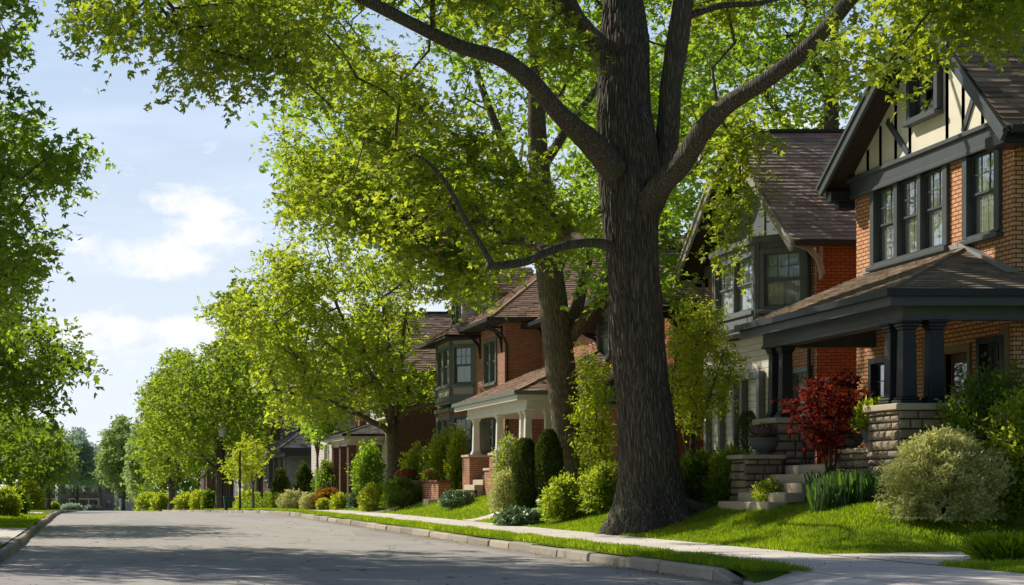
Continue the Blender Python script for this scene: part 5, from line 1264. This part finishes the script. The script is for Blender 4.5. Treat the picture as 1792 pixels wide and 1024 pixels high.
# left side trees
def Lp(pl, rr, Y): return limb2(pl, rr, Y-1, Y+1, Y)
Y = 36; s = 3000/Y; px0 = -230
A = [(-560,-300),(20,-300),(42,0),(52,60),(18,100),(92,72),(82,92),(20,118),(62,130),(52,165),(80,195),(28,215),(62,226),(130,238),(198,248),(190,288),(130,280),(112,300),(182,325),(118,345),(58,350),(82,380),(70,418),(118,450),(58,470),(70,500),(30,555),(-80,560),(-560,540)]
z0 = ground_z(XA(px0, Y), Y)
tree('maple_tree', 'maple at the left edge reaching leafy boughs over the street', (XA(px0, Y), Y, z0), ([P(px0, 935, Y), P(px0+5, 800, Y), P(px0+5, 600, Y), P(px0, 350, Y), P(px0-10, 50, Y), P(px0-10, -200, Y)], [.42, .36, .33, .28, .18, .08]),
 [Lp([(px0, 560), (-140, 430), (-60, 340), (-10, 300), (30, 285)], [30, 24, 16, 9, 4], Y), Lp([(px0, 500), (-150, 400), (-90, 375), (-40, 350), (10, 335)], [24, 20, 14, 8, 3], Y), Lp([(px0, 400), (-150, 250), (-80, 160), (-20, 110)], [28, 22, 14, 5], Y), Lp([(px0, 640), (-150, 560), (-60, 500), (60, 450)], [24, 20, 12, 4], Y), Lp([(px0, 300), (-140, 120), (-60, -40), (0, -200)], [26, 20, 12, 5], Y), Lp([(px0, 450), (-330, 300), (-430, 150)], [26, 18, 8], Y)],
 np.concatenate([crown_points(A, 30.5, 41, 680, .30, margin=.14), crown_points([(-500,-600),(430,-600),(330,-180),(-500,-160)], 33, 44, 190, .7)]), M['leaf2'], M['bark2'], lsize=.14, twigs=12, per=6, rad=.68, tpl='maple')
Y = 52; px0 = -140; z0 = ground_z(XA(px0, Y), Y)
A = [(-420,470),(-100,470),(30,530),(90,558),(118,590),(170,608),(182,640),(150,680),(110,672),(92,700),(98,730),(62,742),(20,735),(-420,760)]
tree('maple_tree', 'dark leaved maple hanging low over the left kerb', (XA(px0, Y), Y, z0), ([P(px0, 915, Y), P(px0, 800, Y), P(px0, 650, Y), P(px0, 520, Y)], [.4, .33, .28, .12]), [Lp([(px0, 760), (-60, 700), (20, 660), (110, 630)], [18, 14, 9, 4], Y), Lp([(px0, 700), (-80, 620), (0, 570), (60, 560)], [18, 14, 9, 4], Y), Lp([(px0, 700), (-240, 620), (-330, 580)], [18, 12, 6], Y)],
 crown_points(A, 46, 58, 320, .46, margin=.35), M['leafd'], M['bark2'], lsize=.20, twigs=11, per=6, rad=.9)
poly_tree('left side maple with a low crown behind the near bushes', 18, 92, 9, [(-220,700),(60,700),(70,735),(95,760),(95,800),(60,830),(20,850),(-220,850)], 84, 98, 150, M['leafd'], .27, 1.2, [], mind=.8)
poly_tree('left side maple with the thick dark trunk beside the bushes', 68, 112, 14, [(-60,715),(70,725),(100,750),(122,775),(128,815),(110,838),(70,846),(20,848),(-60,850)], 104, 120, 150, M['leafd'], .32, 1.3, [([(66, 860), (55, 835), (40, 800)], [6, 5, 3]), ([(69, 860), (82, 835), (95, 800)], [6, 5, 3])], mind=.9)
poly_tree('smaller maple with a forked trunk far down the left side', 84.5, 235, 8, [(60,745),(100,745),(122,780),(126,825),(115,846),(90,850),(62,848),(45,830)], 226, 244, 130, M['leaffar'], .5, 1.4, [([(84, 870), (78, 855), (70, 840)], [4, 3, 2]), ([(85, 870), (92, 855), (100, 840)], [4, 3, 2])], mind=1.4)
# trees behind the houses
poly_tree('tall tree rising behind the roof of the grey bay house', 1460, 62, 30, [(1180,-160),(1500,-160),(1500,232),(1440,215),(1400,235),(1330,225),(1250,320),(1180,300)], 56, 68, 200, M['leaf2'], .22, 1.1, [([(1460, 400), (1440, 280), (1450, 180), (1400, 60)], [24, 20, 16, 8]), ([(1460, 400), (1400, 260), (1330, 150)], [20, 15, 8])], mind=.8, name='garden_tree', top=1.0)
poly_tree('tall garden tree behind the dark red brick house', 1120, 84, 20, [(960,60),(1260,60),(1260,380),(1180,450),(1060,450),(980,420),(950,200)], 78, 90, 150, M['leaf2'], .3, 1.5, [], mind=1.0, name='garden_tree')
poly_tree('leafy garden tree behind the pale clapboard house', 560, 135, 10, [(480,600),(560,590),(640,600),(660,680),(600,700),(520,720),(480,680)], 128, 142, 110, M['leafd'], .4, 1.6, [], mind=1.2, name='garden_tree')
poly_tree('dark tree behind the dark brick house beyond the slate one', 400, 185, 9, [(350,640),(470,640),(500,720),(480,820),(350,830),(330,740)], 180, 190, 130, M['leafd'], .45, 1.6, [], mind=1.2, name='garden_tree')
poly_tree('dark tree behind the last house on the right', 300, 260, 8, [(250,700),(360,700),(380,800),(360,860),(250,866),(240,780)], 254, 266, 130, M['leafd'], .6, 2.0, [], mind=1.6, name='garden_tree')
# ornamental trees and shrubs near the houses
def small_tree(name, label, px, Y, hpx, poly, Yr, n, mat, ls, rad, stems, tpl='oval', twigs=7, per=7, mind=.16, bark='bark3', flat=.6, r0=.006):
    x = XA(px, Y); zb = ground_z(x, Y); s = 3000/Y; yb = YH-(zb-EYE)*s
    path = [P(px, yb+2, Y), P(px+stems[0][0], yb-hpx*.25, Y), P(px+stems[0][1], yb-hpx*.6, Y)]
    lm = [([P(px+1, yb+1, Y)]+[P(px+a, yb-b, Y+c) for a, b, c in st], [.035, .03, .022, .01][:len(st)+1]) for st in stems[1:]]
    return tree(name, label, (x, Y, zb), (path, [.045, .035, .015]), lm, crown_points(poly, Y-Yr, Y+Yr, n, mind, margin=rad*.4), mat, M[bark], lsize=ls, twigs=twigs, per=per, rad=rad, tpl=tpl, r0=r0, rmax=.03, flat=flat, droop=.2)
small_tree('japanese_maple', 'deep red japanese maple growing by the stone porch steps', 1455, 33.2, 240, [(1440,650),(1490,648),(1515,665),(1528,700),(1545,720),(1520,735),(1500,760),(1510,790),(1460,800),(1420,790),(1405,760),(1390,752),(1395,735),(1360,705),(1392,690),(1400,690),(1410,662)], .8, 84, M['leafred'], .075, .20, [(-2, 3), [(6, 60, 0), (12, 120, .1), (25, 190, .2)], [(-10, 70, 0), (-28, 120, -.1), (-50, 165, -.2)], [(3, 60, 0), (30, 110, .1), (55, 150, .2)], [(-2, 90, 0), (-15, 150, 0), (-10, 210, 0)]], tpl='maple', flat=.12, twigs=7, per=6, mind=.19)
small_tree('young_tree', 'bright green young tree right of the old maple trunk', 1206, 39.4, 340, [(1200,512),(1222,530),(1250,525),(1262,545),(1278,560),(1280,600),(1300,625),(1300,650),(1285,690),(1270,720),(1240,730),(1225,760),(1190,750),(1172,720),(1165,640),(1170,570),(1190,560)], 1.0, 190, M['leaf3'], .085, .30, [(3, 8), [(-4, 90, 0), (-18, 160, .2), (-25, 240, .2)], [(12, 100, 0), (35, 180, -.2), (60, 260, -.2)], [(8, 120, 0), (15, 220, .1), (5, 320, .1)]])
small_tree('young_tree', 'narrow yellow green young tree between the two big trunks', 1040, 48.5, 250, [(1015,590),(1035,600),(1042,640),(1065,625),(1070,700),(1072,810),(1050,840),(1015,840),(1005,760),(1008,680),(1012,630)], .9, 130, M['leaf3'], .11, .32, [(1, 4), [(-6, 80, 0), (-15, 150, .1), (-20, 210, .1)], [(10, 80, 0), (18, 160, 0), (22, 200, 0)]])
SH = [
 # name, label, px, Y, w, h, mat, n, ls, tpl, kind, extras
 ('shrub', 'round yellow variegated shrub at the edge of the near lawn', 1655, 28.9, 1.72, 1.42, 'leafvar', 15000, .062, 'oval', 'round'),
 ('shrub', 'tall dark green bush beside the near stone pier', 1738, 30.0, 1.75, 2.30, 'leafd', 6500, .085, 'oval', 'loose'),
 ('shrub', 'leafy light green bush at the right edge of the garden', 1815, 28.8, 1.6, 2.20, 'leaf1', 5500, .085, 'oval', 'loose'),
 ('climbing_shrub', 'upright dark evergreen beside the far stone pier', 1308, 37.9, .62, 1.95, 'leafcon', 4200, .055, 'narrow', 'cone'),
 ('shrub', 'wild green bush at the foot of the old maple', 1222, 38.0, 1.25, 1.15, 'leafd', 4200, .08, 'oval', 'loose'),
 ('shrub', 'light green leafy bush left of the stone ledge', 1278, 37.2, 1.0, 1.10, 'leaf1', 3600, .07, 'oval', 'loose'),
 ('shrub', 'small green plant at the foot of the steps', 1344, 34.6, .55, .50, 'leaf1', 1300, .05, 'oval', 'loose'),
 ('shrub', 'yellow green plant behind the near urn', 1515, 32.6, .55, .50, 'leaf3', 900, .07, 'oval', 'loose'),
 ('shrub', 'dense dark green rounded bush left of its twin by the maple', 987, 44.0, 1.05, 1.12, 'leaf1', 4200, .075, 'oval', 'loose'),
 ('shrub', 'dense green rounded bush touching the old maple trunk', 1054, 43.0, 1.10, 1.12, 'leaf1', 4200, .075, 'oval', 'loose'),
 ('hosta', 'low spreading pale edged leaves beside the sidewalk', 912, 45.5, 1.15, .42, 'leafblue', 1500, .11, 'oval', 'weep'),
 ('arborvitae', 'conical evergreen left of its twin at the white porch', 920, 50.2, .78, 2.05, 'leafcon', 9000, .06, 'oval', 'cone'),
 ('arborvitae', 'conical evergreen touching the leaning maple trunk', 960, 49.6, .80, 2.10, 'leafcon', 9000, .06, 'oval', 'cone'),
 ('shrub', 'silvery variegated shrub left of the conical evergreens', 884, 51.5, .95, 1.25, 'leafvar', 3000, .07, 'oval', 'loose'),
 ('shrub', 'tall green shrub dotted with white blossom before the porch', 893, 53.2, 1.05, 2.05, 'leaf1', 3200, .08, 'oval', 'loose'),
 ('shrub', 'low spreading green shrub in front of the brick pier', 800, 59.0, 1.15, .55, 'leafblue', 2200, .075, 'oval', 'round'),
 ('shrub', 'dark clipped round bush left of the brick planter', 703, 67.5, 1.50, 1.10, 'leafd', 4200, .08, 'oval', 'round'),
 ('shrub', 'golden yellow round bush beside the dark clipped one', 658, 70.0, 1.35, 1.05, 'leaf3', 3600, .08, 'oval', 'round'),
 ('shrub', 'big green bush spilling over the brick planter', 775, 69.5, 1.9, 2.3, 'leaf1', 4200, .11, 'oval', 'loose'),
 ('shrub', 'leafy bush between forked maple and planter', 728, 71.5, 1.3, 1.9, 'leaf1', 3200, .11, 'oval', 'loose'),
 ('shrub', 'tall light green bush under the bay window', 800, 67.0, .8, 2.6, 'leaf3', 2200, .10, 'oval', 'loose'),
 ('shrub', 'orange and yellow leaved shrub with pointed top', 573, 84.0, 1.2, .95, 'leafor', 1900, .12, 'maple', 'spiky'),
 ('shrub', 'small grey green mound nearest the pavement of the far garden', 543, 84.5, .95, .75, 'leafvar', 1700, .09, 'oval', 'round'),
 ('shrub', 'small round green bush in the middle of the far flower bed', 566, 80.0, .62, .50, 'leaf1', 1100, .08, 'oval', 'round'),
 ('shrub', 'light green mound right of the small round bush', 596, 79.0, .95, .72, 'leaf3', 1500, .09, 'oval', 'loose'),
 ('shrub', 'soft green bush left of the golden yellow one', 624, 77.5, .80, .70, 'leafblue', 1400, .09, 'oval', 'loose'),
 ('shrub', 'large rounded pale green bush before the slate house', 513, 93.5, 1.65, .98, 'leafvar', 2600, .11, 'oval', 'round'),
 ('shrub', 'yellow green bush left of the large rounded one', 487, 98.0, 1.0, .85, 'leaf3', 1700, .11, 'oval', 'loose'),
 ('hedge', 'clipped hedge with bronze top along the far gardens', 475, 107.0, 3.2, 1.05, 'leafd', 3200, .13, 'oval', 'round'),
 ('shrub', 'dark upright bush left of its twin at the slate porch', 492, 101.0, 1.0, 2.3, 'leafcon', 3200, .12, 'oval', 'round'),
 ('shrub', 'dark upright bush against the pale clapboard wall', 533, 97.0, 1.1, 2.3, 'leafcon', 3200, .12, 'oval', 'round'),
 ('shrub', 'large dark bush at the corner of the clapboard house', 578, 90.0, 1.7, 2.2, 'leafd', 3600, .12, 'oval', 'loose'),
 ('shrub', 'tall pale leaved bush left of the forked maple trunk', 645, 80.5, 1.5, 2.6, 'leaf2', 3600, .12, 'oval', 'loose'),
 ('shrub', 'bright green bush far left of the row by the bin', 350, 138.0, 1.7, 1.5, 'leaf3', 1700, .16, 'oval', 'loose'),
 ('shrub', 'dark green mound left of the broad maple trunk', 366, 132.0, 1.2, 1.4, 'leafd', 1500, .16, 'oval', 'round'),
 ('shrub', 'green mound between bin and golden sapling', 432, 112.0, 1.5, 1.2, 'leaf3', 1700, .14, 'oval', 'loose'),
 ('shrub', 'dark green mound under the golden sapling', 455, 108.0, 1.1, .8, 'leafd', 1300, .14, 'oval', 'round'),
 ('shrub', 'green bush beside the rounded street maple trunk', 325, 170.0, 2.4, 1.6, 'leaf1', 1700, .2, 'oval', 'loose'),
 ('shrub', 'pale bush left of the rounded street maple trunk', 282, 200.0, 2.4, 2.0, 'leaf3', 1500, .24, 'oval', 'loose'),
 ('shrub', 'green bush just right of the white garage', 258, 240.0, 3.4, 2.6, 'leaf1', 1500, .28, 'oval', 'loose'),
 ('shrub', 'bush at the left edge of the street with sunlit tips', 8, 57.0, 1.05, .95, 'leaf1', 3000, .08, 'oval', 'loose'),
 ('shrub', 'darker bush right behind the left edge bush', 30, 62.0, .9, .90, 'leafd', 2400, .08, 'oval', 'loose'),
 ('shrub', 'airy yellow green bush behind the left path', 48, 90.0, 1.9, 1.5, 'leaf3', 1800, .13, 'oval', 'loose'),
 ('shrub', 'bushy green clump at the left of the far white porch house', 95, 300.0, 1.6, 1.2, 'leaf3', 900, .3, 'oval', 'round'),
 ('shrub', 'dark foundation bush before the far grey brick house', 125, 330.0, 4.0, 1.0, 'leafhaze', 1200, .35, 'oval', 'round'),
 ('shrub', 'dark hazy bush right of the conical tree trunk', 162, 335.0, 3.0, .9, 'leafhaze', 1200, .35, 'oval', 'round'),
]
for s in SH:
    nm, lab, px, Y, w_, h_, mt, n, ls, tp, kd = s
    fl = None
    if 'white blossom' in lab: fl = ('flwhite', 420, .07)
    shrub(nm, lab, px, Y, w_, h_, mt, n, ls, tp, kd, cat='evergreen' if nm == 'arborvitae' else ('hedge' if nm == 'hedge' else 'shrub'), flowers=fl, depth=(9 if nm == 'hedge' else None))
shrub('flowering_shrub', 'low shrub topped with red blooms beside the forked maple', 712, 70.5, .9, .5, 'leafd', 900, .07, 'oval', 'loose', lift=.75, flowers=('flred', 520, .09))
shrub('flower_clump', 'red flowers filling the corner of the brick planter', 750, 66.2, .6, .42, 'leaf1', 700, .06, 'oval', 'spiky', base=1.4, flowers=('flred', 200, .07), X=XA(753, 66.2))
# iris leaves by the porch wall
rng = np.random.default_rng(4); n = 1700
cxs = rng.uniform(1425, 1562, n); Ys = rng.uniform(31.2, 33.4, n); X_ = (cxs-X0)*Ys/F; X_ = np.minimum(X_, 14.42)
cl_ = np.round(X_*4)/4+rng.normal(size=n)*.03
pos = np.stack([cl_, Ys, [ground_z(a, b)-.02 for a, b in zip(cl_, Ys)]], 1)
ax = rng.normal(size=(n, 3))*.20; ax[:, 2] = 1; no = rng.normal(size=(n, 3)); no[:, 2] = 0
t = thing('iris_clump', 'tall strap leaved irises in front of the stone porch wall', 'plant', (14.2, 32.3, ground_z(14.2, 32.3)))
link_mesh('leaves', leaf_mesh('leaves', pos, ax, no, rng.uniform(.30, .85, n), rng.uniform(0, 1, n), 'strap'), M['blade'], t)
def grass_clump(label, px, Y, r, h, n, mat='blade', name='grass_clump'):
    x = XA(px, Y); z = ground_z(x, Y); rng = np.random.default_rng(int(px)); th = rng.uniform(0, 6.28, n); rr = rng.uniform(0, .5, n)*r
    ps = np.stack([x+np.cos(th)*rr, Y+np.sin(th)*rr, np.full(n, z-.01)], 1); seg = []
    ax = np.stack([np.cos(th), np.sin(th), rng.uniform(.5, 2.2, n)], 1)+rng.normal(size=(n, 3))*.25; no = np.stack([-np.sin(th)*.2, np.cos(th)*.2, np.ones(n)], 1)+rng.normal(size=(n, 3))*.3
    t = thing(name, label, 'plant', (x, Y, z))
    sz = h*rng.uniform(.6, 1.25, n); link_mesh('leaves', leaf_mesh('leaves', ps, ax, no, sz, rng.uniform(0, 1, n), 'strap'), M[mat], t)
grass_clump('spiky green clump at the lower right corner by the front path', 1762, 23.6, .62, .46, 3200, 'gblade')
u1 = urn('low grey urn with pink heather on the far stone ledge', 14.28, 36.4, 1.895, .30, .36, None)
shrub('heather', 'pink heather in the low grey urn', 0, 36.4, .55, .34, 'leafcon', 900, .05, 'narrow', 'spiky', base=2.17, X=14.28, flowers=('flpink', 380, .05))
u2 = urn('dark round urn on the wall by the near stone pier', 14.75, 32.25, 1.955, .27, .42, None)
shrub('potted_plant', 'green plant with red flowers in the dark round urn', 0, 32.25, .66, .50, 'leaf1', 1300, .085, 'oval', 'spiky', base=2.30, X=14.75, flowers=('flred', 50, .06))
u3 = urn('small brown pot half hidden behind the red maple', 14.75, 33.2, 1.955, .2, .28, None)
# woods closing the view
rng = np.random.default_rng(3); n = 15000
px_ = rng.uniform(-900, 1500, n); Yw = rng.uniform(402, 430, n); X_ = (px_-X0)*Yw/F
hh = np.array([4.2+1.6*noise.noise(Vector((a*.09, 1, 2)))+1.0*noise.noise(Vector((a*.4, 5, 2))) for a in X_])
pos = np.stack([X_, Yw, ZF+hh*rng.uniform(0, 1, n)**.6], 1); 
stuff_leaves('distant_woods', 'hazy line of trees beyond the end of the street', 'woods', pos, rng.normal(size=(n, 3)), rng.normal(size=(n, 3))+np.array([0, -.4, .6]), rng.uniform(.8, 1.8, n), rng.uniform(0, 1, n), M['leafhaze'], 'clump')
# fallen bits on the ground
n = 1900; x = np.concatenate([rng.uniform(8.5, 13.5, 900), rng.uniform(-1.3, 8.0, 300), 8.11-np.abs(rng.normal(size=700))*.16]); y = rng.uniform(22, 60, n)
pos = np.stack([x, y, [(ground_z(a, b) if a > 8.3 else 0)+.02 for a, b in zip(x, y)]], 1)
ax = rng.normal(size=(n, 3)); ax[:, 2] *= .15; no = rng.normal(size=(n, 3))*.25+np.array([0, 0, 1])
stuff_leaves('fallen_leaves', 'scattered dry leaves on road, sidewalk and lawn', 'leaves', pos, ax, no, rng.uniform(.02, .06, n), rng.uniform(0, 1, n), M['litter'], 'oval')

GR = {'tree': 'trees along the street and in the gardens', 'shrub': 'shrubs in the front gardens', 'house': 'houses facing the street', 'evergreen': 'conical evergreens by the white porch', 'planter': 'planters on the stone porch walls'}
for o in bpy.data.objects:
    if o.parent is None and o.get('category') in GR: o['group'] = GR[o['category']]
